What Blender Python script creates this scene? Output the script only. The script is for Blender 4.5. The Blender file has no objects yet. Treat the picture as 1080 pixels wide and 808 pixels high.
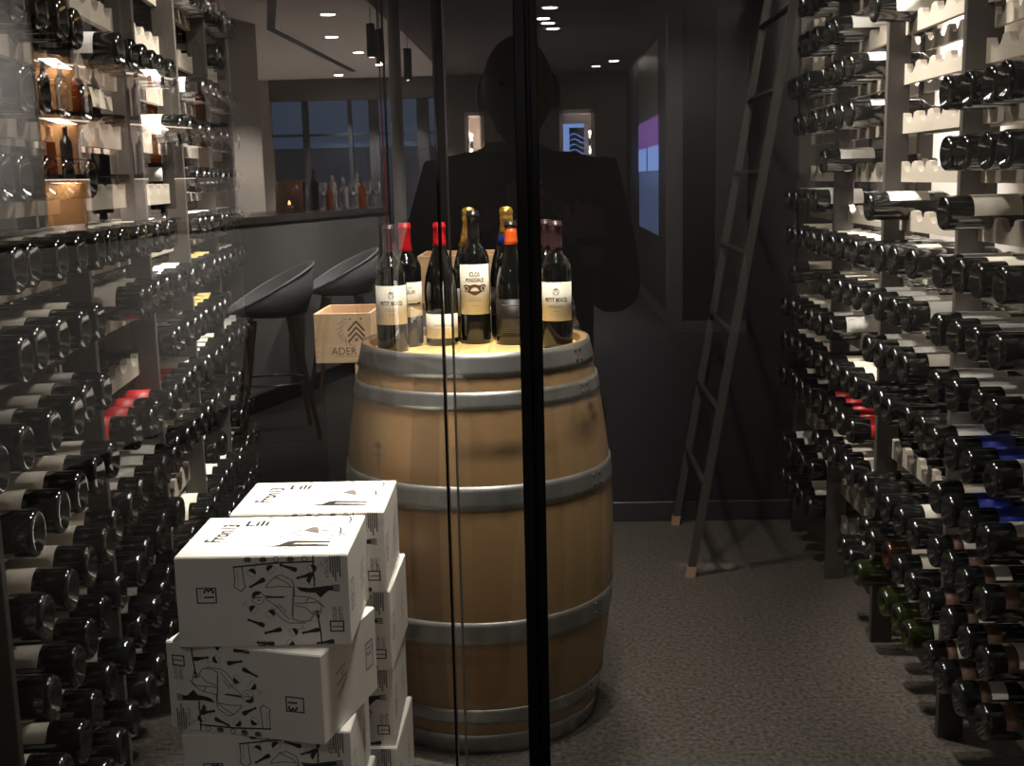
import bpy, math, random
from mathutils import Vector, Matrix
R = random.Random(7)
PI = math.pi
sc = bpy.context.scene
COL = sc.collection

# ------------------------------------------------------------------ camera
F = 1240.0
CAM_H = 1.33
Yc = Vector((35.0, 216.0, -F)).normalized()          # world Y, Z, X seen in camera axes
Uc = -Vector((168.0, -7150.0, -F)); Uc = (Uc - Yc * Uc.dot(Yc)).normalized()
Xc = Yc.cross(Uc)
cd = bpy.data.cameras.new('camera'); cam = bpy.data.objects.new('camera', cd); COL.objects.link(cam)
cd.sensor_width = 36.0; cd.lens = 36.0 * F / 1080.0; cd.clip_start = 0.005; cd.clip_end = 100
m = Matrix.Identity(4)
for j in range(3):
    m[0][j] = Xc[j]; m[1][j] = Yc[j]; m[2][j] = Uc[j]
m[2][3] = CAM_H
cam.matrix_world = m
sc.camera = cam

# ------------------------------------------------------------------ world, exposure
w = bpy.data.worlds.new('world'); sc.world = w; w.use_nodes = True
w.node_tree.nodes['Background'].inputs[0].default_value = (0.35, 0.5, 0.9, 1)
w.node_tree.nodes['Background'].inputs[1].default_value = 0.02
vs = sc.view_settings
vs.view_transform = 'Standard'; vs.look = 'None'; vs.gamma = 1.0; vs.exposure = 0.0
vs.use_curve_mapping = False
WARM = (1.0, 0.92, 0.83)
NEUT = (1.0, 0.95, 0.91)


def lamp(name, kind, loc, power, aim=None, angle=60, blend=.5, radius=.02, col=WARM, size=None):
    l = bpy.data.lights.new(name, kind); l.energy = power; l.color = col
    if kind == 'SPOT':
        l.spot_size = math.radians(angle); l.spot_blend = blend
    if kind == 'AREA':
        l.shape = 'RECTANGLE'; l.size, l.size_y = size
    else:
        l.shadow_soft_size = radius
    o = bpy.data.objects.new(name, l); COL.objects.link(o); o.location = loc
    if aim is not None:
        o.rotation_euler = (Vector(aim) - Vector(loc)).to_track_quat('-Z', 'Y').to_euler()
    return o


ZC = 2.62
# the wine room's ceiling spots
lamp('spot_lamp', 'SPOT', (-.40, 2.55, ZC), 340, (-.50, 2.32, .68), 24, .7)
lamp('spot_lamp', 'SPOT', (-.12, 2.44, ZC), 130, (-.16, 2.76, .93), 20, .8)
lamp('spot_lamp', 'SPOT', (.02, 1.62, ZC), 62, (-.17, 2.80, .93), 32, .6)
lamp('spot_lamp', 'SPOT', (.10, 1.75, ZC), 8, (-.15, 2.8, .8), 40, .9)
LS = 0.05
for x, y, ax, ay, pw in ((-.02, 2.15, -.85, 2.2, 50), (-.06, 3.35, -1.05, 3.3, 75), (.10, 2.30, 1.0, 2.5, 66), (.12, 3.45, 1.05, 3.4, 52)):
    lamp('spot_lamp', 'SPOT', (x, y, ZC), pw, (ax, ay, .9), 112, .5, LS)
lamp('spot_lamp', 'SPOT', (.05, 3.25, ZC), 430, (-1.05, 3.3, 1.22), 46, .9, LS)
lamp('spot_lamp', 'SPOT', (.10, 3.15, ZC), 400, (1.05, 3.05, 1.18), 46, .9, LS)
lamp('spot_lamp', 'SPOT', (.40, 2.15, ZC), 46, (.52, 2.35, 0), 40, .9)
lamp('added_wall_fill', 'SPOT', (1.265, 3.86, 2.60), 1600, (1.285, 3.86, 0), 40, .6, .02, col=NEUT)  # added lamp, out of view, to brighten the white wall behind the rack
# added fill spots, out of view: cartons, bar front, wall behind bar, stools, pilasters
lamp('spot_lamp', 'SPOT', (-.65, -.75, 2.64), 30, (-.62, 2.1, .5), 34, .8, col=NEUT)
for y, pw in ((-2.0, 45), (-3.4, 90), (-4.6, 170), (-5.9, 230)):
    bx = -2.06 + (2.2 - y - 5.5) * .25
    lamp('spot_lamp', 'SPOT', (bx + 1.25, y + .3, 2.64), pw, (bx, y, .75), 74, .8, col=NEUT)
lamp('spot_lamp', 'SPOT', (-2.5, -3.2, 2.64), 190, (-3.55, -4.3, 1.95), 60, .8, col=NEUT)
lamp('spot_lamp', 'SPOT', (-.55, -1.9, 2.64), 130, (-1.42, -4.4, .6), 46, .8, col=NEUT)
lamp('spot_lamp', 'SPOT', (1.15, -5.6, 2.6), 140, (1.35, -7.85, 1.2), 60, .8, col=NEUT)


# ------------------------------------------------------------------ materials
def srgb(r, g, b):
    f = lambda c: (c / 255 / 12.92) if c / 255 <= .04045 else ((c / 255 + .055) / 1.055) ** 2.4
    return (f(r), f(g), f(b), 1.0)


def mat(name, col, rough=.5, metal=0.0, var=0.0, scale=8.0, stretch=(1, 1, 1), bump=0.0, emit=None, coat=0.0, spec=.5, dark=None):
    M = bpy.data.materials.new(name); M.use_nodes = True
    nt = M.node_tree; b = nt.nodes['Principled BSDF']
    b.inputs['Base Color'].default_value = col
    b.inputs['Roughness'].default_value = rough; b.inputs['Metallic'].default_value = metal
    b.inputs['Coat Weight'].default_value = coat; b.inputs['Specular IOR Level'].default_value = spec
    if emit:
        b.inputs['Emission Color'].default_value = emit[0]; b.inputs['Emission Strength'].default_value = emit[1]
    if var or bump:
        tc = nt.nodes.new('ShaderNodeTexCoord'); mp = nt.nodes.new('ShaderNodeMapping')
        mp.inputs['Scale'].default_value = stretch
        nz = nt.nodes.new('ShaderNodeTexNoise'); nz.inputs['Scale'].default_value = scale; nz.inputs['Detail'].default_value = 5
        nt.links.new(tc.outputs['Object'], mp.inputs[0]); nt.links.new(mp.outputs[0], nz.inputs['Vector'])
        if var:
            rp = nt.nodes.new('ShaderNodeValToRGB')
            rp.color_ramp.elements[0].position = .3; rp.color_ramp.elements[1].position = .7
            d = dark or tuple(c * (1 - var) for c in col[:3]) + (1,)
            rp.color_ramp.elements[0].color = d
            rp.color_ramp.elements[1].color = tuple(min(1, c * (1 + var * .6)) for c in col[:3]) + (1,)
            nt.links.new(nz.outputs[0], rp.inputs[0]); nt.links.new(rp.outputs[0], b.inputs['Base Color'])
        if bump:
            bp = nt.nodes.new('ShaderNodeBump'); bp.inputs['Strength'].default_value = bump; bp.inputs['Distance'].default_value = .01
            nt.links.new(nz.outputs[0], bp.inputs['Height']); nt.links.new(bp.outputs[0], b.inputs['Normal'])
    return M


def pane_mat(name, refl):
    M = bpy.data.materials.new(name); M.use_nodes = True
    nt = M.node_tree; nt.nodes.remove(nt.nodes['Principled BSDF'])
    out = nt.nodes['Material Output']
    t = nt.nodes.new('ShaderNodeBsdfTransparent'); t.inputs[0].default_value = (.93, .95, .94, 1)
    if refl:
        g = nt.nodes.new('ShaderNodeBsdfGlossy'); g.inputs['Roughness'].default_value = 0.0
        g.inputs['Color'].default_value = (1, 1, 1, 1)
        lw = nt.nodes.new('ShaderNodeLayerWeight'); lw.inputs[0].default_value = .12
        mr = nt.nodes.new('ShaderNodeMapRange'); mr.inputs['To Min'].default_value = refl; mr.inputs['To Max'].default_value = 1.0
        mx = nt.nodes.new('ShaderNodeMixShader')
        nt.links.new(lw.outputs['Fresnel'], mr.inputs['Value']); nt.links.new(mr.outputs[0], mx.inputs[0])
        nt.links.new(t.outputs[0], mx.inputs[1]); nt.links.new(g.outputs[0], mx.inputs[2])
        nt.links.new(mx.outputs[0], out.inputs[0])
    else:
        t.inputs[0].default_value = (1, 1, 1, 1)
        nt.links.new(t.outputs[0], out.inputs[0])
    return M


M = {}
M['glass_front'] = pane_mat('pane_reflective', .17)
M['glass_back'] = pane_mat('pane_clear', 0)
M['bottle'] = mat('dark_bottle_glass', (.006, .0065, .006, 1), .13, coat=.6, spec=.9)
M['bottle_clean'] = mat('clean_dark_bottle_glass', (.006, .0065, .006, 1), .09, coat=.4)
M['bottle_green'] = mat('green_bottle_glass', (.012, .017, .004, 1), .09, coat=.7)
M['bottle_amber'] = mat('amber_bottle_glass', (.022, .008, .003, 1), .09, coat=.7)
M['cream'] = mat('cream_label_paper', srgb(226, 218, 200), .6, var=.06, scale=60)
M['white'] = mat('white_label_paper', srgb(238, 235, 228), .6, var=.04, scale=60)
M['grey_paper'] = mat('grey_label_paper', srgb(176, 170, 158), .6, var=.06, scale=60)
M['red_label'] = mat('red_label_paper', srgb(196, 40, 42), .45, var=.1, scale=40)
M['blue_label'] = mat('blue_label_paper', srgb(34, 56, 190), .5, var=.2, scale=50)
M['gold_label'] = mat('gold_lattice_label', srgb(214, 190, 120), .5, var=.6, scale=150)
M['brown_label'] = mat('brown_label_paper', srgb(110, 84, 70), .5, var=.1, scale=50)
M['black_label'] = mat('black_label_paper', srgb(26, 22, 22), .5)
M['cap_black'] = mat('black_capsule_foil', (.012, .011, .012, 1), .3)
M['cap_red'] = mat('red_capsule_foil', srgb(186, 24, 34), .3, var=.08, scale=30)
M['cap_purple'] = mat('purple_capsule_foil', srgb(62, 40, 44), .32)
M['cap_orange'] = mat('orange_capsule_foil', srgb(228, 96, 34), .35)
M['cap_blue'] = mat('blue_neck_foil', srgb(30, 44, 120), .35)
M['cap_gold'] = mat('gold_foil', srgb(214, 172, 84), .3, .75, var=.2, scale=60, bump=.4)
M['ink'] = mat('black_ink', (.016, .014, .014, 1), .7)
M['grey_ink'] = mat('grey_ink', srgb(120, 112, 108), .7)
M['brown_ink'] = mat('branded_ink', srgb(86, 58, 34), .8)
M['rack'] = mat('grey_stained_rack_wood', srgb(68, 63, 58), .55, var=.18, scale=14, stretch=(1, 1, .12))
M['rail'] = mat('pale_rail_wood', srgb(158, 149, 136), .55, var=.14, scale=18, stretch=(1, .2, 1))
M['carton'] = mat('white_carton_board', srgb(238, 233, 225), .75, var=.03, scale=30)
M['pine'] = mat('pale_pine_wood', srgb(226, 192, 150), .6, var=.16, scale=10, stretch=(.15, 1, 1.6))
M['oak_head'] = mat('barrel_head_wood', srgb(222, 188, 120), .55, var=.14, scale=10, stretch=(1, .12, 1))
M['hoop'] = mat('galvanised_hoop_steel', srgb(150, 150, 146), .42, .85, var=.22, scale=22, stretch=(1, 1, .35))
M['rivet'] = mat('rivet_steel', srgb(120, 120, 118), .4, .9)
M['ladder'] = mat('ladder_wood', srgb(60, 55, 51), .5, var=.15, scale=12, stretch=(1, 1, .1))
M['ladder_tip'] = mat('pale_ladder_tip', srgb(168, 132, 106), .6)
M['wall_dark'] = mat('near_black_wall_paint', (.0075, .0075, .0083, 1), .45, var=.15, scale=2)
M['skirt_dark'] = mat('dark_skirting_paint', (.022, .021, .021, 1), .35)
M['wall_white'] = mat('white_wall_paint', srgb(232, 224, 214), .7, var=.03, scale=3)
M['wall_cellar'] = mat('grey_cellar_wall', srgb(96, 90, 84), .7, var=.06, scale=3)
M['black_metal'] = mat('black_metal_frame', (.006, .006, .007, 1), .32)
M['seal_dark'] = mat('dark_pane_edge', (.02, .016, .014, 1), .12)
M['seal_light'] = mat('polished_pane_edge', srgb(150, 146, 140), .15)
M['black_stand'] = mat('black_stand_wood', (.006, .006, .006, 1), .6)


def floor_mat():
    Mt = mat('dark_speckled_floor', srgb(76, 70, 63), .55, var=.75, scale=80)
    nt = Mt.node_tree; b = nt.nodes['Principled BSDF']
    tc = nt.nodes['Texture Coordinate']
    v = nt.nodes.new('ShaderNodeTexVoronoi'); v.inputs['Scale'].default_value = 60
    r = nt.nodes.new('ShaderNodeValToRGB'); r.color_ramp.elements[0].color = (1, 1, 1, 1); r.color_ramp.elements[0].position = .03
    r.color_ramp.elements[1].color = (0, 0, 0, 1); r.color_ramp.elements[1].position = .11
    n2 = nt.nodes.new('ShaderNodeTexNoise'); n2.inputs['Scale'].default_value = 9
    r2 = nt.nodes.new('ShaderNodeValToRGB'); r2.color_ramp.elements[0].position = .55; r2.color_ramp.elements[1].position = .66
    mu = nt.nodes.new('ShaderNodeMath'); mu.operation = 'MULTIPLY'
    mx = nt.nodes.new('ShaderNodeMix'); mx.data_type = 'RGBA'; mx.inputs['B'].default_value = srgb(170, 162, 150)
    nt.links.new(tc.outputs['Object'], v.inputs['Vector']); nt.links.new(v.outputs['Distance'], r.inputs[0])
    nt.links.new(tc.outputs['Object'], n2.inputs['Vector']); nt.links.new(n2.outputs[0], r2.inputs[0])
    nt.links.new(r.outputs[0], mu.inputs[0]); nt.links.new(r2.outputs[0], mu.inputs[1])
    src = b.inputs['Base Color'].links[0].from_socket
    nt.links.new(src, mx.inputs['A']); nt.links.new(mu.outputs[0], mx.inputs['Factor']); nt.links.new(mx.outputs['Result'], b.inputs['Base Color'])
    return Mt


M['floor'] = floor_mat()


def stave_mat():
    Mt = mat('oak_staves', srgb(140, 112, 77), .5, var=.22, scale=9, stretch=(1, 1, .08), bump=.12)
    nt = Mt.node_tree; b = nt.nodes['Principled BSDF']
    at = nt.nodes.new('ShaderNodeAttribute'); at.attribute_name = 'stave'
    mu = nt.nodes.new('ShaderNodeMix'); mu.data_type = 'RGBA'; mu.blend_type = 'MULTIPLY'; mu.inputs['Factor'].default_value = 1
    src = b.inputs['Base Color'].links[0].from_socket
    nt.links.new(src, mu.inputs['A']); nt.links.new(at.outputs['Color'], mu.inputs['B'])
    last = mu.outputs['Result']
    tc = nt.nodes['Texture Coordinate']
    n2 = nt.nodes.new('ShaderNodeTexNoise'); n2.inputs['Scale'].default_value = 16; n2.inputs['Detail'].default_value = 6
    nt.links.new(tc.outputs['Object'], n2.inputs['Vector'])
    # wine stains and knots in the wood: (x, y, z, rx, ry, rz, strength)
    for px, py, pz, rx, ry, rz, st in ((.07, -.30, .735, .15, .1, .028, .75), (.26, -.16, .76, .06, .1, .05, .8), (.275, -.13, .80, .02, .03, .018, 1.1),
                                       (.28, -.12, .775, .018, .03, .014, 1.1), (-.215, -.22, .735, .018, .03, .012, 1.1), (-.215, -.22, .705, .006, .03, .05, .9),
                                       (-.20, -.22, .715, .04, .03, .006, .9), (.17, -.27, .16, .03, .05, .08, .6), (-.1, -.3, .25, .2, .1, .02, .35)):
        mp = nt.nodes.new('ShaderNodeMapping'); mp.inputs['Location'].default_value = (-px / rx, -py / ry, -pz / rz)
        mp.inputs['Scale'].default_value = (1 / rx, 1 / ry, 1 / rz)
        nt.links.new(tc.outputs['Object'], mp.inputs[0])
        ln = nt.nodes.new('ShaderNodeVectorMath'); ln.operation = 'LENGTH'; nt.links.new(mp.outputs[0], ln.inputs[0])
        ad = nt.nodes.new('ShaderNodeMath'); ad.operation = 'ADD'; nt.links.new(ln.outputs['Value'], ad.inputs[0]); nt.links.new(n2.outputs[0], ad.inputs[1])
        mr = nt.nodes.new('ShaderNodeMapRange'); mr.inputs['From Min'].default_value = 1.6; mr.inputs['From Max'].default_value = .5
        mr.inputs['To Max'].default_value = min(1, st)
        nt.links.new(ad.outputs[0], mr.inputs['Value'])
        mx = nt.nodes.new('ShaderNodeMix'); mx.data_type = 'RGBA'; mx.inputs['B'].default_value = (.02, .014, .009, 1)
        nt.links.new(mr.outputs[0], mx.inputs['Factor']); nt.links.new(last, mx.inputs['A']); last = mx.outputs['Result']
    nt.links.new(last, b.inputs['Base Color'])
    return Mt


M['stave'] = stave_mat()


# ------------------------------------------------------------------ mesh builder
class MB:
    def __init__(self):
        self.v = []; self.f = []; self.mi = []; self.sm = []; self.mats = []

    def slot(self, m):
        if m not in self.mats:
            self.mats.append(m)
        return self.mats.index(m)

    def add(self, vs, fs, m, smooth=False):
        k = len(self.v); s = self.slot(m)
        self.v += [tuple(p) for p in vs]
        for f in fs:
            self.f.append(tuple(i + k for i in f)); self.mi.append(s); self.sm.append(smooth)
        return self

    def box(self, lo, hi, m, T=None, bev=0.0):
        x0, y0, z0 = lo; x1, y1, z1 = hi
        if bev <= 0:
            vs = [(x, y, z) for x in (x0, x1) for y in (y0, y1) for z in (z0, z1)]
            fs = [(0, 1, 3, 2), (4, 6, 7, 5), (0, 4, 5, 1), (2, 3, 7, 6), (0, 2, 6, 4), (1, 5, 7, 3)]
        else:       # chamfered: every corner becomes three points
            vs = []; idx = {}
            for i, x in enumerate((x0, x1)):
                for j, y in enumerate((y0, y1)):
                    for k, z in enumerate((z0, z1)):
                        sx, sy, sz = (bev if i == 0 else -bev), (bev if j == 0 else -bev), (bev if k == 0 else -bev)
                        for a, p in enumerate(((x, y + sy, z + sz), (x + sx, y, z + sz), (x + sx, y + sy, z))):
                            idx[i, j, k, a] = len(vs); vs.append(p)
            fs = []
            q = ((0, 0), (1, 0), (1, 1), (0, 1))
            for i in (0, 1):
                fs.append([idx[i, a, b, 0] for a, b in q]); fs.append([idx[a, i, b, 1] for a, b in q]); fs.append([idx[a, b, i, 2] for a, b in q])
            for a in (0, 1):
                for b in (0, 1):
                    fs.append((idx[a, b, 0, 0], idx[a, b, 1, 0], idx[a, b, 1, 1], idx[a, b, 0, 1]))
                    fs.append((idx[a, 0, b, 0], idx[a, 1, b, 0], idx[a, 1, b, 2], idx[a, 0, b, 2]))
                    fs.append((idx[0, a, b, 1], idx[1, a, b, 1], idx[1, a, b, 2], idx[0, a, b, 2]))
                    for c in (0, 1):
                        fs.append((idx[a, b, c, 0], idx[a, b, c, 1], idx[a, b, c, 2]))
        if T:
            vs = [T @ Vector(p) for p in vs]
        return self.add(vs, fs, m)

    def lathe(self, prof, m, n=24, a0=0.0, a1=2 * PI, T=None, smooth=True, close=True):
        full = abs(a1 - a0 - 2 * PI) < 1e-6
        cnt = n if full else n + 1
        vs = []; fs = []
        for (r, z) in prof:
            for i in range(cnt):
                a = a0 + (a1 - a0) * i / n
                vs.append((r * math.cos(a), r * math.sin(a), z))
        for k in range(len(prof) - 1):
            for i in range(n):
                j = (i + 1) % cnt
                fs.append((k * cnt + i, k * cnt + j, (k + 1) * cnt + j, (k + 1) * cnt + i))
        if T:
            vs = [T @ Vector(p) for p in vs]
        return self.add(vs, fs, m, smooth)

    def tube(self, pts, r, m, n=10, smooth=True):
        pts = [Vector(p) for p in pts]; rs = r if isinstance(r, (list, tuple)) else [r] * len(pts)
        vs = []; fs = []
        up = Vector((0, 0, 1))
        d0 = (pts[1] - pts[0]).normalized()
        if abs(d0.dot(up)) > .95:
            up = Vector((1, 0, 0))
        for k, p in enumerate(pts):
            d = (pts[min(k + 1, len(pts) - 1)] - pts[max(k - 1, 0)]).normalized()
            a = d.cross(up).normalized(); b = d.cross(a)
            for i in range(n):
                t = 2 * PI * i / n
                vs.append(p + (a * math.cos(t) + b * math.sin(t)) * rs[k])
        for k in range(len(pts) - 1):
            for i in range(n):
                j = (i + 1) % n
                fs.append((k * n + i, k * n + j, (k + 1) * n + j, (k + 1) * n + i))
        fs.append(tuple(range(n))); fs.append(tuple(range((len(pts) - 1) * n, len(pts) * n)))
        return self.add(vs, fs, m, smooth)

    def prism(self, poly, h, m, T=None):        # polygon in local XY pushed along +Z
        n = len(poly)
        vs = [(x, y, 0) for x, y in poly] + [(x, y, h) for x, y in poly]
        fs = [tuple(reversed(range(n))), tuple(range(n, 2 * n))] + [(i, (i + 1) % n, n + (i + 1) % n, n + i) for i in range(n)]
        if T:
            vs = [T @ Vector(p) for p in vs]
        return self.add(vs, fs, m)

    def mesh(self, name):
        me = bpy.data.meshes.new(name); me.from_pydata(self.v, [], self.f)
        for mt in self.mats:
            me.materials.append(mt)
        me.polygons.foreach_set('material_index', self.mi); me.polygons.foreach_set('use_smooth', self.sm)
        me.update()
        return me

    def build(self, name, parent=None):
        o = bpy.data.objects.new(name, self.mesh(name)); COL.objects.link(o)
        if parent:
            o.parent = parent
        return o


def fix_normals(o):
    import bmesh
    b = bmesh.new(); b.from_mesh(o.data); bmesh.ops.recalc_face_normals(b, faces=b.faces); b.to_mesh(o.data); b.free()
    return o


def tag(o, label, cat, group=None, kind=None):
    o['label'] = label; o['category'] = cat
    if group: o['group'] = group
    if kind: o['kind'] = kind
    return o


def empty(name, loc=(0, 0, 0), rz=0.0):
    o = bpy.data.objects.new(name, None); COL.objects.link(o); o.location = loc; o.rotation_euler = (0, 0, rz)
    o.empty_display_size = .05
    return o


def structure(o):
    o['kind'] = 'structure'
    return o


_txt = {}


def text_geo(s):
    """letters of s as flat faces, capital height about 0.7, starting at x = 0"""
    if s not in _txt:
        c = bpy.data.curves.new('lettering', 'FONT'); c.body = s; c.size = 1.0; c.resolution_u = 2
        o = bpy.data.objects.new('lettering', c); COL.objects.link(o)
        bpy.context.view_layer.update()
        me = o.evaluated_get(bpy.context.evaluated_depsgraph_get()).to_mesh()
        vs = [tuple(v.co[:2]) for v in me.vertices]; fs = [tuple(p.vertices) for p in me.polygons]
        bpy.data.objects.remove(o); bpy.data.curves.remove(c)
        x1 = max([v[0] for v in vs] + [1e-3])
        _txt[s] = (vs, fs, x1)
    return _txt[s]


class Art:
    """flat printing in a local 2-D frame, laid on a surface by place(u, v) -> 3-D point"""
    def __init__(self, mb, place, curved=False):
        self.mb = mb; self.pl = place; self.curved = curved

    def poly(self, pts, m):
        w_ = max(p[0] for p in pts) - min(p[0] for p in pts)
        if self.curved and w_ > .007:       # upright strips, so that the print follows the round label
            u0 = min(p[0] for p in pts); n = int(w_ / .005) + 1
            def span(u):
                vs = []
                for (ax, ay), (bx, by) in zip(pts, list(pts[1:]) + [pts[0]]):
                    if min(ax, bx) - 1e-9 <= u <= max(ax, bx) + 1e-9:
                        vs += [ay, by] if abs(bx - ax) < 1e-9 else [ay + (by - ay) * (u - ax) / (bx - ax)]
                return (min(vs), max(vs)) if vs else (0, 0)
            us = [u0 + w_ * i / n for i in range(n + 1)]
            sp = [span(min(max(u, u0 + 1e-6), u0 + w_ - 1e-6)) for u in us]
            for i in range(n):
                self.mb.add([self.pl(us[i], sp[i][0]), self.pl(us[i + 1], sp[i + 1][0]), self.pl(us[i + 1], sp[i + 1][1]), self.pl(us[i], sp[i][1])], [(0, 1, 2, 3)], m)
            return
        self.mb.add([self.pl(*p) for p in pts], [tuple(range(len(pts)))], m)

    def line(self, pts, wd, m, closed=False):
        n = len(pts)
        for i in range(n if closed else n - 1):
            a = Vector(pts[i][:2]); b = Vector(pts[(i + 1) % n][:2]); d = (b - a)
            if d.length < 1e-9:
                continue
            d.normalize(); q = Vector((-d.y, d.x)) * wd / 2; e = d * wd / 2
            k = 1 if not self.curved else int((b - a).length / .005) + 1
            for j in range(k):
                s0 = a + (b - a) * j / k - (e if j == 0 else e * 0); s1 = a + (b - a) * (j + 1) / k + (e if j == k - 1 else e * 0)
                self.mb.add([self.pl(*(s0 + q)), self.pl(*(s0 - q)), self.pl(*(s1 - q)), self.pl(*(s1 + q))], [(0, 1, 2, 3)], m)

    def text(self, s, u, v, size, m, ang=0.0, fit=None, centre=False, bold=0.0):
        vs, fs, x1 = text_geo(s)
        sx = (fit / x1) if fit else size
        ca, sa = math.cos(ang), math.sin(ang)
        off = x1 * sx / 2 if centre else 0
        for k, (du, dv) in enumerate(((0, 0), (bold, 0), (0, bold)) if bold else ((0, 0),)):      # heavier strokes from shifted copies
            P = []
            for x, y in vs:
                a, b = x * sx - off + du, y * size + dv
                P.append(self.pl(u + a * ca - b * sa, v + a * sa + b * ca, k * 1e-5) if bold else self.pl(u + a * ca - b * sa, v + a * sa + b * ca))
            self.mb.add(P, fs, m)


# ------------------------------------------------------------------ the wine room's shell
GY = 1.10                                        # the glass front
BACK = 4.46
DL = Vector((-0.1221, 0.9925))                   # direction of the rack on the carton side
NL = Vector((-0.9925, -0.1221))                  # into that rack
LOFF = 0.60
floor = structure(MB().box((-9, -18, -.1), (4, 5, 0), M['floor']).build('floor'))
structure(MB().box((-2.0, BACK, 0), (2.2, BACK + .12, 2.75), M['wall_dark']).build('wall_back'))
structure(MB().box((-1.2, BACK - .014, 0), (1.32, BACK, .078), M['skirt_dark'], bev=.003).build('baseboard_back'))
structure(MB().box((1.34, GY, 0), (1.46, BACK, 2.75), M['wall_white']).build('wall_right'))
a = DL * 1.0 + NL * (LOFF + .40); b = DL * 4.75 + NL * (LOFF + .40)
structure(MB().prism([(a.x, a.y), (b.x, b.y), (b.x - .12, b.y), (a.x - .12, a.y)], 2.75, M['wall_cellar']).build('wall_left'))
structure(MB().box((-2.0, GY, 2.65), (1.46, BACK + .1, 2.75), M['wall_dark']).build('ceiling'))


def pane(name, x0, x1):
    mb = MB()
    vs = [(x, y, z) for x in (x0, x1) for y in (GY, GY + .010) for z in (.012, 2.65)]
    mb.add(vs, [(0, 4, 5, 1)], M['glass_front'])
    mb.add(vs, [(0, 1, 3, 2), (4, 6, 7, 5), (2, 3, 7, 6), (0, 2, 6, 4), (1, 5, 7, 3)], M['glass_back'])
    return structure(mb.build(name))


pane('window_1', -1.12, -.1005)
pane('window_2', -.0893, -.0262)
pane('window_3', -.0050, 1.34)
structure(MB().box((-.1005, GY - .001, .012), (-.0980, GY + .011, 2.65), M['seal_dark']).build('trim_1'))
structure(MB().box((-.0908, GY - .001, .012), (-.0893, GY + .011, 2.65), M['seal_light']).build('trim_2'))
mb = MB().box((-.0262, GY - .012, 0), (-.0155, GY + .022, 2.65), M['black_metal'], bev=.001)
mb.box((-.0160, GY - .006, 0), (-.0120, GY + .016, 2.65), M['black_metal'])
mb.box((-.0125, GY - .012, 0), (-.0050, GY + .022, 2.65), M['black_metal'], bev=.001)
structure(mb.build('trim_3'))
structure(MB().box((-1.12, GY - .01, 0), (1.34, GY + .02, .012), M['black_metal']).build('trim_4'))
structure(MB().box((-9, GY - .02, 0), (-1.12, GY + .1, 2.75), M['wall_dark']).build('wall_front'))

# ------------------------------------------------------------------ wine racks
RX = .905
R_POSTS = [1.52, 2.085, 2.65, 3.232, 3.776, 4.32]
L_POSTS = [1.20, 1.728, 2.355, 2.915, 3.45, 3.985, 4.515]
R_ROW = lambda k: 1.298 + .126 * k
L_ROW = lambda k: 1.285 + .1335 * k
T_R = Matrix(((0, 1, 0, RX), (1, 0, 0, 0), (0, 0, 1, 0), (0, 0, 0, 1)))             # local (along, in, up) -> world
T_L = Matrix(((DL.x, NL.x, 0, NL.x * LOFF), (DL.y, NL.y, 0, NL.y * LOFF), (0, 0, 1, 0), (0, 0, 0, 1)))
PT = .02


def rail_poly(x0, x1, n=5):
    """side view of a scalloped rail: flat bottom, n round notches for bottles"""
    p = [(x0, 0), (x1, 0)]
    pitch = (x1 - x0) / n
    r = .0391
    top = []
    for j in range(n):
        c = x0 + (j + .5) * pitch
        top.append((x0 + j * pitch + (.0015 if j == 0 else 0), .054))
        top.append((c - r * .96, .050))
        for s in range(9):
            t = PI + .32 + (PI - .64) * s / 8
            top.append((c + r * math.cos(t), .0645 + r * math.sin(t)))
        top.append((c + r * .96, .050))
    top.append((x1, .054))
    return p + list(reversed(top))


def make_rack(label, T, posts, row, ks):
    root = tag(empty('wine_rack'), label, 'wine rack')
    for p in posts:
        for d0, d1 in ((0, .06), (.255, .30)):
            fix_normals(MB().box((p - PT, d0, 0), (p, d1, 2.6), M['rack'], T, bev=.0015).build('upright', root))
    Zup = Matrix(((1, 0, 0, 0), (0, 0, 1, 0), (0, 1, 0, 0), (0, 0, 0, 1)))           # prism XY -> along / up, pushed inwards
    for i in range(len(posts) - 1):
        x0, x1 = posts[i], posts[i + 1] - PT
        for k in ks:
            for d, nm in ((.044, 'front_rail'), (.265, 'back_rail')):
                dz = 0 if d < .1 else .012
                fix_normals(MB().prism(rail_poly(x0, x1), .016, M['rail'], T @ Matrix.Translation((0, d, row(k) + dz)) @ Zup).build(nm, root))
    return root


make_rack('tall grey wooden wine rack beside the ladder, filled with lying bottles', T_R, R_POSTS, R_ROW, range(-9, 6))
make_rack('tall grey wooden wine rack behind the white cartons, filled with lying bottles', T_L, L_POSTS, L_ROW, range(-8, 5))

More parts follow.
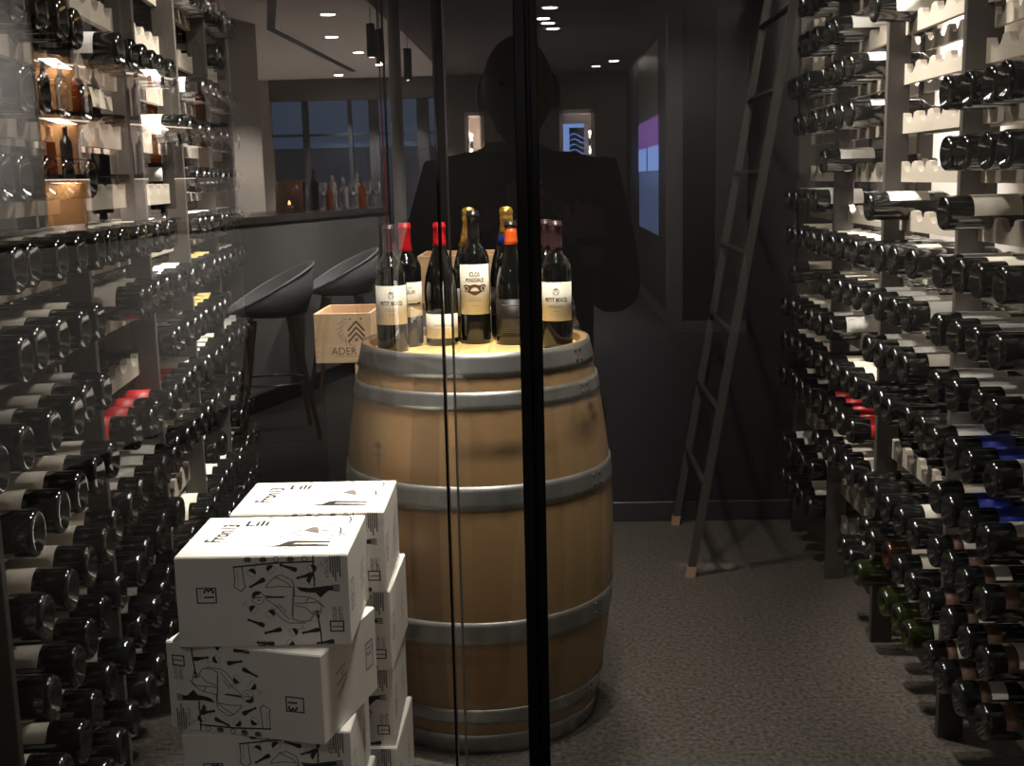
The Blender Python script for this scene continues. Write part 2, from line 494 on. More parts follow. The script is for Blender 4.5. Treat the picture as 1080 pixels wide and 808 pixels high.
BORDEAUX = [(0, .020), (.010, .019), (.022, .009), (.0290, .0012), (.0305, 0), (.0330, .0010), (.0352, .0032), (.0367, .0062), (.0374, .0100), (.0375, .013), (.0375, .186), (.0362, .197), (.0315, .208),
            (.0230, .219), (.0172, .229), (.0150, .241), (.0142, .262), (.0142, .284), (.0156, .285), (.0156, .293), (.0142, .2935), (.0140, .2995), (0, .300)]
BURGUNDY = [(0, .020), (.012, .019), (.024, .009), (.032, .0015), (.036, 0), (.0395, .0018), (.041, .007), (.041, .128), (.0400, .146), (.0365, .170),
            (.0300, .194), (.0235, .214), (.0185, .232), (.0155, .252), (.0142, .270), (.0142, .284), (.0158, .285), (.0158, .293), (.0142, .2935), (.0140, .2985), (0, .299)]
CHAMPAGNE = [(0, .030), (.014, .028), (.028, .012), (.036, .002), (.040, 0), (.0432, .002), (.0445, .008), (.0445, .150), (.0430, .172), (.0375, .200),
             (.0295, .228), (.0220, .252), (.0175, .275), (.0155, .292), (.0165, .300), (.0165, .306), (.0150, .309), (.0165, .313), (.0170, .322), (.0120, .330), (0, .332)]


def r_at(prof, z):
    o = [p for p in prof[5:]]
    for (r0, z0), (r1, z1) in zip(o, o[1:]):
        if z0 <= z <= z1 and z1 > z0:
            return r0 + (r1 - r0) * (z - z0) / (z1 - z0)
    return o[-1][0]


def cap_prof(prof, z0, z1=None, e=.0006):
    zs = [z0] + [z for r, z in prof if z > z0 and (z1 is None or z < z1)] + ([z1] if z1 else [])
    out = [(r_at(prof, z0), z0)] + [(r_at(prof, z0) + e, z0)]
    for z in zs[1:]:
        r = r_at(prof, z) if z < prof[-1][1] else 0
        out.append((r + e if r > 0 else 0, z + (e if z >= prof[-2][1] else 0)))
    if z1:
        out.append((r_at(prof, z1) - .0005, z1))
    return out


def label_mb(prof, z0, z1, m, half, centre=-PI / 2, e=.0005, seg=16):
    r = r_at(prof, (z0 + z1) / 2) + e
    mb = MB()
    mb.lathe([(r - e, z0), (r, z0), (r, z1), (r - e, z1)], m, seg, centre - half, centre + half)
    return mb, r


ME = {}
for nm, mt in (('dark', 'bottle'), ('green', 'bottle_green'), ('amber', 'bottle_amber')):
    ME['body', nm] = MB().lathe(BORDEAUX, M[mt], 30).mesh('wine_bottle')
for nm, mt in (('black', 'cap_black'), ('red', 'cap_red'), ('purple', 'cap_purple')):
    ME['cap', nm] = MB().lathe(cap_prof(BORDEAUX, .236), M[mt], 18).mesh('capsule')
for nm, mt, z0, z1, half in (('cream', 'cream', .058, .160, 1.5), ('white', 'white', .052, .155, 1.6), ('grey', 'grey_paper', .060, .170, 1.5), ('red', 'red_label', .055, .125, 1.6),
                             ('blue', 'blue_label', .060, .130, 1.7), ('gold', 'gold_label', .058, .165, 1.5), ('brown', 'brown_label', .040, .070, 1.7), ('two-tone', 'brown_label', .040, .062, 1.7)):
    mb, r = label_mb(BORDEAUX, z0, z1, M[mt], half, PI)
    if nm == 'two-tone':
        mb.lathe([(r, .062), (r, .095)], M['white'], 16, PI - 1.5, PI + 1.5)
    ME['label', nm] = mb.mesh('label')
for k, me in ME.items():
    pass

WORDS = {'cream': 'cream-labelled', 'white': 'white-labelled', 'grey': 'grey-labelled', 'red': 'red-labelled', 'blue': 'blue-labelled', 'gold': 'gold-labelled',
         'brown': 'brown-labelled', 'two-tone': 'brown-and-white-labelled', None: 'plain dark'}
ORD = ['', 'first', 'second', 'third', 'fourth', 'fifth', 'sixth', 'seventh', 'eighth', 'ninth', 'tenth', 'eleventh', 'twelfth', 'thirteenth', 'fourteenth', 'fifteenth', 'sixteenth']
ZTOX = Matrix(((0, 0, 1, 0), (0, 1, 0, 0), (-1, 0, 0, 0), (0, 0, 0, 1)))            # bottle axis z -> local x, label side (-x) -> up
TO_R = ZTOX
TO_L = Matrix.Rotation(math.atan2(NL.y, NL.x), 4, 'Z') @ ZTOX
MASS = {'R': MB(), 'L': MB()}


def put_mesh(mb, me, T):
    mb.add([T @ v.co for v in me.vertices], [tuple(p.vertices) for p in me.polygons], me.materials[0], True)


def rack_bottle(side, bay, k, j, lab, glass='dark', cap='black', nice=True, klow=-9, push=0.0):
    posts, row, T = (R_POSTS, R_ROW, T_R) if side == 'R' else (L_POSTS, L_ROW, T_L)
    x0, x1 = posts[bay], posts[bay + 1] - PT
    c = x0 + (j + .5) * (x1 - x0) / 5 + R.uniform(-.0003, .0003)
    p = T @ Vector((c, (-.055 if side == 'R' else -.036) + R.uniform(-.008, .008) + push, row(k) + .0645))
    rot = (TO_R if side == 'R' else TO_L) @ Matrix.Rotation(R.uniform(-.45, .45), 4, 'Z')
    W = Matrix.Translation(p) @ rot
    if not nice:
        mb = MASS[side]
        put_mesh(mb, ME['body', glass], W)
        if lab: put_mesh(mb, ME['label', lab], W)
        put_mesh(mb, ME['cap', cap], W)
        return None
    o = bpy.data.objects.new('wine_bottle', ME['body', glass]); COL.objects.link(o); o.matrix_world = W
    if lab:
        q = bpy.data.objects.new('label', ME['label', lab]); COL.objects.link(q); q.parent = o
    q = bpy.data.objects.new('capsule', ME['cap', cap]); COL.objects.link(q); q.parent = o
    kind = WORDS[lab] if glass == 'dark' else glass + ' glass'
    rackname = 'rack beside the ladder' if side == 'R' else 'rack behind the cartons'
    tag(o, '%s bottle, %s in %s row up, %s bay of %s' % (kind, ORD[j + 1], ORD[k - klow + 1], ORD[bay + 1], rackname), 'wine bottle',
        'bottles lying in the %s' % rackname)
    return o


def pick_label(pal):
    t = R.random() * sum(x for _, x in pal)
    for n, x in pal:
        t -= x
        if t <= 0:
            return n
    return pal[-1][0]


PAL = [('cream', 3), ('white', 3), ('grey', 2), (None, 1.2)]
# occupancy: bay -> row -> slots from the glass towards the back wall ('x' a bottle)
RIGHT = {
    1: {4: '.....', 3: '.....', 2: '.....', 1: '.xxxx', 0: '.xxxx', -1: '....x'},
    2: {4: '...xx', 3: '....x', 2: '.....', 1: '.....', 0: '.....', -1: '....x', -2: '.xxxx', -3: '.xxxx', -4: '.xxxx', -6: '.....', -7: 'xxxxx', -9: 'xxx.x'},
    3: {4: '..xxx', 3: '...xx', 2: '.xxxx', 1: '.xxxx', 0: '....x', -1: '.....', -4: '...xx', -8: '.....', -9: 'xx...'},
    4: {4: 'xxx..', 3: 'xxx..', 2: '.xxxx', 1: 'xxxx.', 0: '.....', -3: '...x.', -7: '.....'},
}
for bay in (1, 2, 3, 4):
    for k in range(5, -10, -1):
        s = RIGHT[bay].get(k, '.....' if k == 5 else ('.xxxx' if bay == 1 else 'xxxxx'))
        rowlab = pick_label(PAL)
        for j, ch in enumerate(s):
            if ch == '.':
                continue
            lab, glass, cap = rowlab if R.random() < .75 else pick_label(PAL), 'dark', 'black'
            if k in (1, 0, -1, 2, 3) : lab = 'white' if R.random() < .8 else 'cream'
            if bay == 1 and k == -5 and j == 4: lab = 'white'
            if bay == 1 and k in (-5, -6) and j in (2, 3): lab = 'blue'
            if bay == 1 and k <= -7: lab = 'two-tone' if (j + k) % 2 else 'brown'
            if bay == 2 and k == -9: glass = 'green'; lab = None if j > 2 else 'grey'
            if bay == 2 and k == -8 and j == 2: glass = 'amber'
            if bay == 3 and k == -6: lab = 'red'
            rack_bottle('R', bay, k, j, lab, glass, cap, nice=(bay < 4))
LEFT = {
    0: {},
    1: {},
    2: {4: '.....', 3: '.....', 2: '..xxx', 1: '.....', 0: '.....', -1: 'xxxxx', -2: '..xxx', -3: '.....', -4: '.xxxx', -8: 'xxxxx'},
    3: {4: '.....', 3: '.....', 2: 'xxx..', 1: '...xx', 0: '.....', -1: 'xx...', -2: 'xxxxx', -3: 'xxxxx', -6: '.....', -7: 'xx.xx'},
    4: {4: 'xxxxx', 3: '.....', 2: '..xxx', 1: 'xxx..', -6: 'xx...'},
    5: {4: 'xxxxx', 3: 'xx...', 2: 'xxxxx', 1: 'xxxxx', 0: 'xxxxx', -3: '.....', -5: 'x....'},
}
for bay in (0, 1, 2, 3, 4, 5):
    for k in range(4, -9, -1):
        s = LEFT[bay].get(k, '....x' if bay == 0 else 'xxxxx')
        if bay == 0 and (k > 0 or k < -3):
            continue
        rowlab = pick_label([('grey', 4), ('cream', 2), ('white', 1)]) if bay < 2 else pick_label(PAL)
        for j, ch in enumerate(s):
            if ch == '.':
                continue
            lab, cap = rowlab, 'black'
            if bay == 2 and k == -3: lab = 'red'
            if bay == 2 and k == -4: lab = 'red'
            if bay == 3 and k == -4 and j < 3: lab = 'red'
            if bay == 4 and k in (-3, -2): lab = 'gold'
            if bay >= 3 and k in (0, -1, 1) and R.random() < .8: lab = 'white'
            rack_bottle('L', bay, k, j, lab, 'dark', cap, nice=(bay < 4), klow=-8)
tag(MASS['R'].build('wine_bottles'), 'dark wine bottles massed in the last bay against the dark back wall, beside the ladder', 'wine bottles', 'bottles lying in the rack beside the ladder', 'stuff')
tag(MASS['L'].build('wine_bottles'), 'dark wine bottles massed in the last two bays of the rack behind the cartons', 'wine bottles', 'bottles lying in the rack behind the cartons', 'stuff')


# ------------------------------------------------------------------ barrels
def barrel_r(z, rh=.273, rb=.331):
    t = (z - .475) / .475
    return rb - (rb - rh) * (abs(t) ** 2.0)


def make_barrel(label, loc, rz):
    root = tag(empty('wine_barrel', loc, rz), label, 'barrel')
    rr = random.Random(3)
    ns, per, nz = 28, 4, 24
    mb = MB(); vs = []; fs = []; cols = []
    rows = [.95 * i / nz for i in range(nz + 1)]
    for i in range(ns):
        tone = rr.uniform(.78, 1.12); warm = rr.uniform(.92, 1.04)
        base = len(vs)
        for z in rows:
            for q in range(per + 1):
                a = 2 * PI * (i + q / per) / ns
                groove = .0016 if q in (0, per) else 0
                r = barrel_r(z) - groove
                vs.append((r * math.cos(a), r * math.sin(a), z))
        for y in range(nz):
            for q in range(per):
                k = base + y * (per + 1) + q
                fs.append((k, k + 1, k + per + 2, k + per + 1)); cols.append((tone, tone * warm, tone * warm * warm, 1))
    # chime: rim thickness and inner wall down to the head
    for (r0, z0, r1, z1) in ((barrel_r(.95), .95, .256, .948), (.256, .948, .252, .925), (barrel_r(0), 0, .256, .002), (.256, .002, .252, .03)):
        b0 = len(vs); n = 112
        for r, z in ((r0, z0), (r1, z1)):
            for i in range(n):
                vs.append((r * math.cos(2 * PI * i / n), r * math.sin(2 * PI * i / n), z))
        for i in range(n):
            fs.append((b0 + i, b0 + (i + 1) % n, b0 + n + (i + 1) % n, b0 + n + i)); cols.append((1.1, 1.05, 1, 1))
    mb.add(vs, fs, M['stave'], True)
    body = mb.build('staves', root)
    at = body.data.attributes.new('stave', 'FLOAT_COLOR', 'FACE')
    at.data.foreach_set('color', [c for q in cols for c in q])
    fix_normals(body)
    mb = MB()
    for i in range(7):      # head boards
        x0, x1 = -.254 + i * .508 / 7, -.254 + (i + 1) * .508 / 7 - .0012
        pts = []
        for s in range(9):
            x = x0 + (x1 - x0) * s / 8; pts.append((x, math.sqrt(max(0, .254 ** 2 - x * x))))
        poly = pts + [(x, -y) for x, y in reversed(pts)]
        mb.prism(poly, .02, M['oak_head'], Matrix.Translation((0, 0, .910)))
        mb.prism(poly, .02, M['oak_head'], Matrix.Translation((0, 0, .02)))
    fix_normals(mb.build('head', root))
    for z0, z1 in ((.898, .951), (.829, .867), (.606, .660), (.289, .344), (.083, .121), (-.0005, .052)):
        mb = MB(); prof = []
        for s in range(5):
            z = z0 + (z1 - z0) * s / 4; prof.append((barrel_r(min(.95, max(0, z))) + .0035, z))
        prof = [(prof[0][0] - .004, z0)] + prof + [(prof[-1][0] - .004, z1)]
        mb.lathe(prof, M['hoop'], 96)
        h = fix_normals(mb.build('hoop', root))
        mb = MB()
        for dz in (.3, .7):
            for a in (-.55, -.47):
                z = z0 + (z1 - z0) * dz; r = barrel_r(z) + .0035
                T = Matrix.Rotation(a, 4, 'Z') @ Matrix.Translation((r, 0, z)) @ Matrix.Rotation(PI / 2, 4, 'Y')
                mb.lathe([(.0055, 0), (.0045, .002), (.002, .003), (0, .0032)], M['rivet'], 10, T=T)
        mb.build('rivet', h)
    return root


BX, BY = -.177, 2.845
make_barrel('oak wine barrel with steel hoops, carrying the standing bottles', (BX, BY, 0), 0)
make_barrel('shadowed oak barrel standing behind the barrel with the bottles', (-.195, 3.82, 0), .4)


# ------------------------------------------------------------------ bottles standing on the barrel
def stand_bottle(name, prof, loc, glass, caps, labels, text, rz=0.0):
    o = MB().lathe(prof, M[glass], 36).build(name); o.location = loc; o.rotation_euler = (0, 0, rz)
    tag(o, text, 'champagne bottle' if 'champagne' in name else 'wine bottle', 'bottles standing on the oak barrel')
    for nm, mt, z0, z1 in caps:
        MB().lathe(cap_prof(prof, z0, z1), M[mt], 28).build(nm, o)
    for z0, z1, mt, half, draw in labels:
        mb, r = label_mb(prof, z0, z1, M[mt], half, seg=24)
        lb = mb.build('label', o)
        if draw:
            pb = MB(); rr = r + .0004
            draw(Art(pb, lambda u, v, e=0.0: ((rr + e) * math.cos(-PI / 2 + u / rr), (rr + e) * math.sin(-PI / 2 + u / rr), v), True))
            pb.build('printing', lb)
    return o


def ring(A, u, v, r, wd, m, n=16):
    A.line([(u + r * math.cos(2 * PI * i / n), v + r * math.sin(2 * PI * i / n)) for i in range(n)], wd, m, True)


def art_petit(A):
    ring(A, 0, .136, .0075, .0010, M['grey_ink']); A.line([(-.005, .131), (0, .143), (.005, .131)], .0012, M['grey_ink']); A.line([(-.0045, .141), (.0045, .141)], .001, M['grey_ink'])
    A.text('PETIT BOCQ', 0, .112, .0135, M['ink'], fit=.056, centre=True, bold=.0006)
    for v, wd in ((.103, .034), (.0985, .026), (.090, .014), (.079, .045), (.0745, .038)):
        A.line([(-wd / 2, v), (wd / 2, v)], .0008, M['cream'] if v < .08 else M['grey_ink'])


def art_chateau(A):
    A.text('CHATEAU', 0, .143, .006, M['grey_ink'], fit=.03, centre=True)
    A.text('SEGUR', 0, .130, .013, M['grey_ink'], fit=.040, centre=True, bold=.0005)
    A.line([(-.026, .1135), (.026, .1135)], .0008, M['grey_ink'])
    A.poly([(-.036, .102), (.036, .102), (.036, .108), (.03, .110), (.022, .107), (.01, .108), (0, .1065), (-.012, .1085), (-.02, .107), (-.036, .108)], M['brown_ink'])
    A.line([(-.036, .100), (.036, .100)], .0012, M['ink'])
    ring(A, .012, .09, .002, .0007, M['grey_ink'], 8)


def art_low(A):
    A.text('CHAMBOLLE', 0, .048, .008, M['grey_ink'], fit=.046, centre=True)
    A.line([(-.02, .042), (.02, .042)], .0006, M['grey_ink'])


def art_clos(A):
    A.text('CLOS', 0, .154, .014, M['brown_ink'], fit=.026, centre=True, bold=.0006)
    A.text('POGGIALE', 0, .1415, .0125, M['brown_ink'], fit=.046, centre=True, bold=.0006)
    A.poly([(-.029, .117), (-.021, .120), (-.008, .114), (0, .1105), (.008, .114), (.021, .120), (.029, .117), (.030, .133), (.024, .1365), (.012, .134), (0, .137), (-.012, .134), (-.024, .1365), (-.030, .133)], M['brown_ink'])
    for s in (-1, 1):
        ring(Art(A.mb, lambda u, v, p=A.pl: p(u, v, .0003), True), s * .021, .127, .005, .0012, M['cream'])
    e = Art(A.mb, lambda u, v, p=A.pl: p(u, v, .0003), True)
    e.poly([(-.010, .121), (.010, .121), (.010, .1235), (.006, .128), (0, .1295), (-.006, .128), (-.010, .1235)], M['cream'])
    for v, wd in ((.106, .02), (.101, .034), (.0985, .03), (.088, .018)):
        A.line([(-wd / 2, v), (wd / 2, v)], .0006, M['grey_ink'])


def art_dark(A):
    A.line([(-.03, .098), (.03, .098)], .0018, M['grey_ink'])
    A.text('1921', .012, .072, .008, M['grey_ink'], fit=.016)
    for i in range(7):
        A.line([(-.028, .062 - i * .005), (.03, .062 - i * .005)], .0006, M['grey_ink'])


HZ = .9305
NAV = 'wine_bottle'
stand_bottle(NAV, BORDEAUX, (-.372, 2.790, HZ), 'bottle_clean', [('capsule', 'cap_purple', .236, None)], [(.066, .158, 'cream', 1.25, art_petit)],
             'cream labelled bottle with purple capsule at the barrel end near the stamped crate', .10)
stand_bottle(NAV, BORDEAUX, (-.345, 2.877, HZ), 'bottle_clean', [('capsule', 'cap_red', .232, None)], [(.074, .158, 'cream', 1.25, art_chateau)],
             'red capsule bottle with landscape label, second from the crate end', .18)
stand_bottle(NAV, BURGUNDY, (-.262, 2.890, HZ), 'bottle_clean', [('capsule', 'cap_red', .243, None)], [(.018, .078, 'cream', 1.2, art_low)],
             'sloping shouldered bottle with red capsule and low cream label', .12)
clos = stand_bottle(NAV, BORDEAUX, (-.179, 2.905, HZ), 'bottle_clean', [('capsule', 'cap_black', .240, None)], [(.068, .181, 'cream', 1.2, art_clos)],
             'tall bottle with black capsule and brown scroll ornament on its cream label', .05)
clos.scale = (1, 1, 1.085)
stand_bottle('champagne_bottle', CHAMPAGNE, (-.196, 3.000, HZ), 'bottle_clean', [('foil', 'cap_gold', .235, None)], [(.06, .13, 'cream', 1.2, None)],
             'gold foil sparkling bottle half hidden behind the bottle with the scroll ornament')
stand_bottle('champagne_bottle', CHAMPAGNE, (-.100, 2.985, HZ), 'bottle_clean', [('foil', 'cap_gold', .262, None), ('neck_band', 'cap_blue', .236, .262)], [(.06, .13, 'black_label', 1.2, None)],
             'gold foil sparkling bottle with blue neck band, behind the orange capsule bottle')
stand_bottle(NAV, BURGUNDY, (-.086, 2.880, HZ), 'bottle_clean', [('capsule', 'cap_black', .283, None), ('neck_band', 'cap_orange', .243, .283)], [(.02, .112, 'black_label', 1.3, art_dark)],
             'black labelled bottle with an orange neck band beside the black door post', .05)
stand_bottle(NAV, BORDEAUX, (.022, 2.800, HZ), 'bottle_clean', [('capsule', 'cap_purple', .232, None)], [(.066, .158, 'cream', 1.25, art_petit)],
             'cream labelled bottle with purple capsule just past the black door post', -.05)
stand_bottle(NAV, BORDEAUX, (-.002, 2.905, HZ), 'bottle_clean', [('capsule', 'cap_purple', .232, None)], [(.066, .158, 'cream', 1.25, None)],
             'dark bottle mostly hidden behind the cream labelled bottle past the door post', 0)

# ------------------------------------------------------------------ wooden crates
def crate(label, lo, hi, rz=0.0, art=False):
    cx, cy = (lo[0] + hi[0]) / 2, (lo[1] + hi[1]) / 2
    w_, d_, h_ = hi[0] - lo[0], hi[1] - lo[1], hi[2] - lo[2]
    root = tag(empty('wooden_wine_crate', (cx, cy, lo[2]), rz), label, 'wooden crate')
    t = .009
    f = MB().box((-w_ / 2, -d_ / 2, 0), (w_ / 2, -d_ / 2 + t, h_), M['pine'], bev=.001).build('front_board', root)
    MB().box((-w_ / 2, d_ / 2 - t, 0), (w_ / 2, d_ / 2, h_), M['pine'], bev=.001).build('back_board', root)
    for s in (-1, 1):
        MB().box((min(s * w_ / 2, s * (w_ / 2 - t)), -d_ / 2 + t, 0), (max(s * w_ / 2, s * (w_ / 2 - t)), d_ / 2 - t, h_), M['pine'], bev=.001).build('side_board', root)
    MB().box((-w_ / 2 + t, -d_ / 2 + t, 0), (w_ / 2 - t, d_ / 2 - t, t), M['pine']).build('bottom_board', root)
    nb = MB()
    for z in (.12, .5, .88):
        for s in (-1, 1):
            nb.lathe([(.0018, 0), (.0012, .0006), (0, .0008)], M['rivet'], 8, T=Matrix.Translation((s * (w_ / 2 - .005), -d_ / 2, z * h_)) @ Matrix.Rotation(PI / 2, 4, 'X'))
    nb.build('nail', f)
    if art:
        pb = MB(); A = Art(pb, lambda u, v: (u - w_ / 2, -d_ / 2 - .0004, v))
        A.text('ADER', .047, .024, .030, M['brown_ink'], fit=.072)
        A.line([(.055, .019), (.125, .019)], .0012, M['brown_ink'])
        for i in range(3):
            c, v = .120, .118 - i * .0165
            A.line([(c - .022, v - .024), (c, v), (c + .022, v - .024)], .0052, M['brown_ink'])
        ring(A, .120, .066, .003, .003, M['brown_ink'], 8); ring(A, .104, .126, .0016, .002, M['brown_ink'], 6); ring(A, .135, .126, .0016, .002, M['brown_ink'], 6)
        for i in range(26):
            th = 2.0 + 2.6 * i / 25; rr_ = .034 + .006 * math.sin(i * 2.3)
            A.line([(.114 + rr_ * math.cos(th) * 1.1, .092 + rr_ * math.sin(th)), (.114 + (rr_ + .007) * math.cos(th + .15) * 1.1, .092 + (rr_ + .007) * math.sin(th + .15))], .0012, M['brown_ink'])
        pb.build('printing', f)
    return root


crate('open pale wooden crate stamped with dark chevrons, beside the barrel', (-.664, 3.30, .824), (-.500, 3.545, .966), 0, True)
crate('pale wooden crate standing under the stamped crate, mostly behind the barrel', (-.553, 3.305, 0), (-.405, 3.55, .824))
crate('pale wooden crate lying on the shadowed barrel, behind the standing bottles', (-.402, 3.66, .9515), (-.02, 3.93, 1.10))
tag(MB().box((-.650, 3.33, 0), (-.560, 3.53, .823), M['black_stand'], bev=.004).build('crate_stand'), 'black block stand holding up the open stamped crate', 'stand')

# ------------------------------------------------------------------ white wine cartons
CW, CD, CH = .310, .248, .1694
LV = .1702


def icon_bottle(A, u, v, ang, s=1.08):
    L, r = .030 * s, .0034 * s
    pts = [(-L / 2, -r * .55), (-L / 2 + .003 * s, -r * .75), (-L / 2 + .004 * s, -r * .5), (L * .05, -r * .75), (L * .3, -r * 1.2), (L / 2 - .001, -r * 1.1), (L / 2, -r * .5)]
    pts = pts + [(x, -y) for x, y in reversed(pts)]
    c, q = math.cos(ang), math.sin(ang)
    A.poly([(u + x * c - y * q, v + x * q + y * c) for x, y in pts], M['ink'])


def icon_glass(A, u, v, ang, s=1.75):
    c, q = math.cos(ang), math.sin(ang)
    T = lambda pts: [(u + x * c - y * q, v + x * q + y * c) for x, y in pts]
    A.poly(T([(.0042 * s * math.cos(t), .0046 * s * math.sin(t)) for t in [PI + PI * i / 8 for i in range(9)]]), M['ink'])
    A.line(T([(.0042 * s, 0), (.0042 * s, .004 * s), (-.0042 * s, .004 * s), (-.0042 * s, 0)]), 0.0007, M['grey_ink'])
    A.line(T([(0, -.0046 * s), (0, -.011 * s)]), 0.0010, M['grey_ink']); A.line(T([(-.003 * s, -.011 * s), (.003 * s, -.011 * s)]), 0.0010, M['grey_ink'])


def art_front(A):
    """the printing of a carton's long side; u 0..CW, v 0..CH"""
    k = CW / 730.0                    # traced grid: 730 units wide, y down, 500 units high
    X = lambda x, y: (x * k, CH - y * (CH / 470.0))
    # boxed 13 mark
    A.line([X(88, 162), X(168, 162), X(168, 238), X(88, 238)], 0.0024, M['ink'], True)
    A.text('13', *X(160, 226), .026, M['ink'], PI / 2, fit=.021, bold=.001)
    A.text('Fron', *X(104, 222), 0.0030, M['grey_ink'], PI / 2, fit=.019)
    # tag
    tg = [X(250, 55), X(252, 130), X(246, 150), X(250, 162), X(276, 180), X(294, 160), X(290, 140), X(286, 55)]
    A.line(tg, .0016, M['ink']); A.text('GENTLEMEN', *X(262, 60), 0.0030, M['grey_ink'], -PI / 2, fit=.030)
    # frame
    A.line([X(250, 55), X(420, 38), X(588, 34)], 0.0030, M['ink']); A.line([X(586, 0), X(584, 60), X(586, 160)], 0.0028, M['ink'])
    A.line([X(590, 290), X(602, 400), X(604, 470)], 0.0028, M['ink'])
    for i, x in enumerate((310, 375, 430, 490, 550)):
        if i in (0, 1, 3):
            for d in (-5, 5):
                A.line([X(x + d, 8), X(x + d, 30)], 0.0024, M['ink']); A.line([X(x - 14, 19 + d), X(x + 14, 19 + d)], 0.0024, M['ink'])
        else:
            ring(A, *X(x, 19), .0046, .0013, M['ink'])
    for x, y, g in ((345, 140, .5), (480, 62, -.35), (548, 108, .25), (330, 345, -.4), (400, 392, .22), (560, 396, .2), (620, 455, .1), (365, 455, -.1)):
        icon_bottle(A, *X(x, y), g)
    for x, y, g in ((325, 85, 2.6), (405, 68, -2.4), (580, 70, 2.0), (572, 130, -2.0), (322, 275, -2.2), (395, 300, 2.4), (488, 398, 2.0), (350, 462, 0), (470, 462, 1)):
        icon_glass(A, *X(x, y), g)
    # the reclining lady: line drawing and her dark skirt
    I = M['grey_ink']
    ring(A, *X(345, 218), .0115, .0010, M['ink'], 18); A.poly([X(320, 205), X(322, 190), X(340, 180), X(362, 186), X(352, 200), X(336, 204), X(328, 228)], M['ink'])
    A.line([X(338, 214), X(344, 216)], 0.0021, M['ink']); A.line([X(352, 214), X(358, 215)], 0.0021, M['ink']); A.line([X(344, 228), X(352, 229)], 0.0018, M['ink'])
    for pts in ([(380, 165), (385, 150), (420, 110), (450, 100), (490, 128), (498, 150), (500, 210)], [(372, 205), (420, 212), (460, 212)], [(380, 225), (420, 262), (450, 300), (470, 330)],
                [(498, 150), (492, 230), (486, 330)], [(498, 210), (560, 218), (600, 240), (622, 270)], [(498, 250), (590, 245), (612, 260), (606, 300)], [(486, 330), (520, 345), (560, 340), (575, 310), (540, 270), (500, 262)],
                [(420, 110), (470, 140), (486, 160)], [(380, 165), (440, 158), (490, 165)], [(400, 270), (440, 330), (470, 350), (540, 352)], [(560, 218), (545, 245)], [(430, 250), (460, 290)]):
        A.line([X(*p) for p in pts], 0.0018, I)
    A.line([X(380, 214), X(450, 216)], 0.0030, M['ink']); A.line([X(498, 160), X(486, 310)], 0.0028, M['grey_ink'])
    A.poly([X(508, 162), X(560, 170), X(640, 160), X(662, 160), X(664, 182), X(640, 188), X(608, 222), X(590, 196), X(548, 192), X(524, 184)], M['ink'])
    for d in (0, 8, 16, 24):
        A.line([X(660, 160 + d), X(690, 158 + d * 1.3)], 0.0019, M['ink'])
    A.line([X(600, 290), X(575, 296), X(590, 318), X(600, 290)], 0.0021, I); A.poly([X(588, 312), X(604, 308), X(598, 330)], M['ink'])
    # text strip
    A.text('11', *X(702, 388), .030, M['ink'], PI / 2, fit=.016)
    A.line([X(645, 345), X(700, 345), X(700, 398), X(645, 398)], 0.0024, M['ink'], True)
    A.text('VETRO', *X(655, 268), .011, M['ink'], -PI / 2, fit=.025); A.text('GLASS', *X(682, 268), .011, M['ink'], -PI / 2, fit=.025)
    A.text('IN ITALY', *X(632, 20), .010, M['ink'], -PI / 2, fit=.036)
    for i in range(5):
        A.line([X(656 + i * 10, 10), X(656 + i * 10, 90 + (i % 3) * 22)], 0.0028, M['grey_ink'])


def art_top(A):
    """top of a carton; u along the long side, v towards the back"""
    A.text('Fron13', .062, .080, .046, M['ink'], PI / 2 - .12, fit=.115, bold=.0016)
    A.text('Lili', .082, .185, .050, M['ink'], .0, fit=.045, bold=.0014)
    for i in range(34):
        u, v = .125 + R.random() * .14, .02 + R.random() * .21
        if i % 3 == 0:
            A.line([(u, v), (u + .006, v + .011)], 0.0014, M['grey_ink'])
        else:
            for d in (0, .006):
                A.line([(u + d, v), (u + d + .002, v)], 0.0030, M['ink'])
    A.poly([(.160, .052), (.176, .062), (.188, .082), (.200, .086), (.268, .078), (.268, .070), (.205, .073), (.200, .066), (.268, .058), (.268, .050)], M['ink'])
    A.poly([(.205, .150), (.216, .168), (.226, .172), (.232, .160), (.238, .128), (.226, .134)], M['grey_ink'])
    A.line([(.185, .128), (.200, .150)], 0.0030, M['ink']); A.line([(.238, .150), (.262, .148)], 0.0018, M['grey_ink'])
    A.line([(.268, .168), (.275, .160), (.278, .130), (.288, .118)], 0.0030, M['ink']); ring(A, .272, .115, .008, .0016, M['ink'])
    A.line([(.285, .195), (.287, .215), (.281, .235)], 0.0030, M['ink'])
    for i in range(6):
        A.line([(.12 + i * .03, CD - .004), (.128 + i * .03, CD - .002)], 0.0030, M['ink'])


def art_side(A):
    """short side; u 0..CD, v 0..CH"""
    A.line([(.02, .058), (.02, .110), (.052, .110), (.052, .058)], 0.0021, M['ink'], True)
    A.text('13', .046, .064, .024, M['ink'], PI / 2, fit=.02); A.text('Fron', .029, .064, .007, M['grey_ink'], PI / 2, fit=.022)
    for i in range(5):
        A.line([(.150 + .010 * math.sin(i * 2), .055 + i * .010), (.175 + .012 * math.cos(i * 3), .060 + i * .011)], 0.0028, M['grey_ink'])


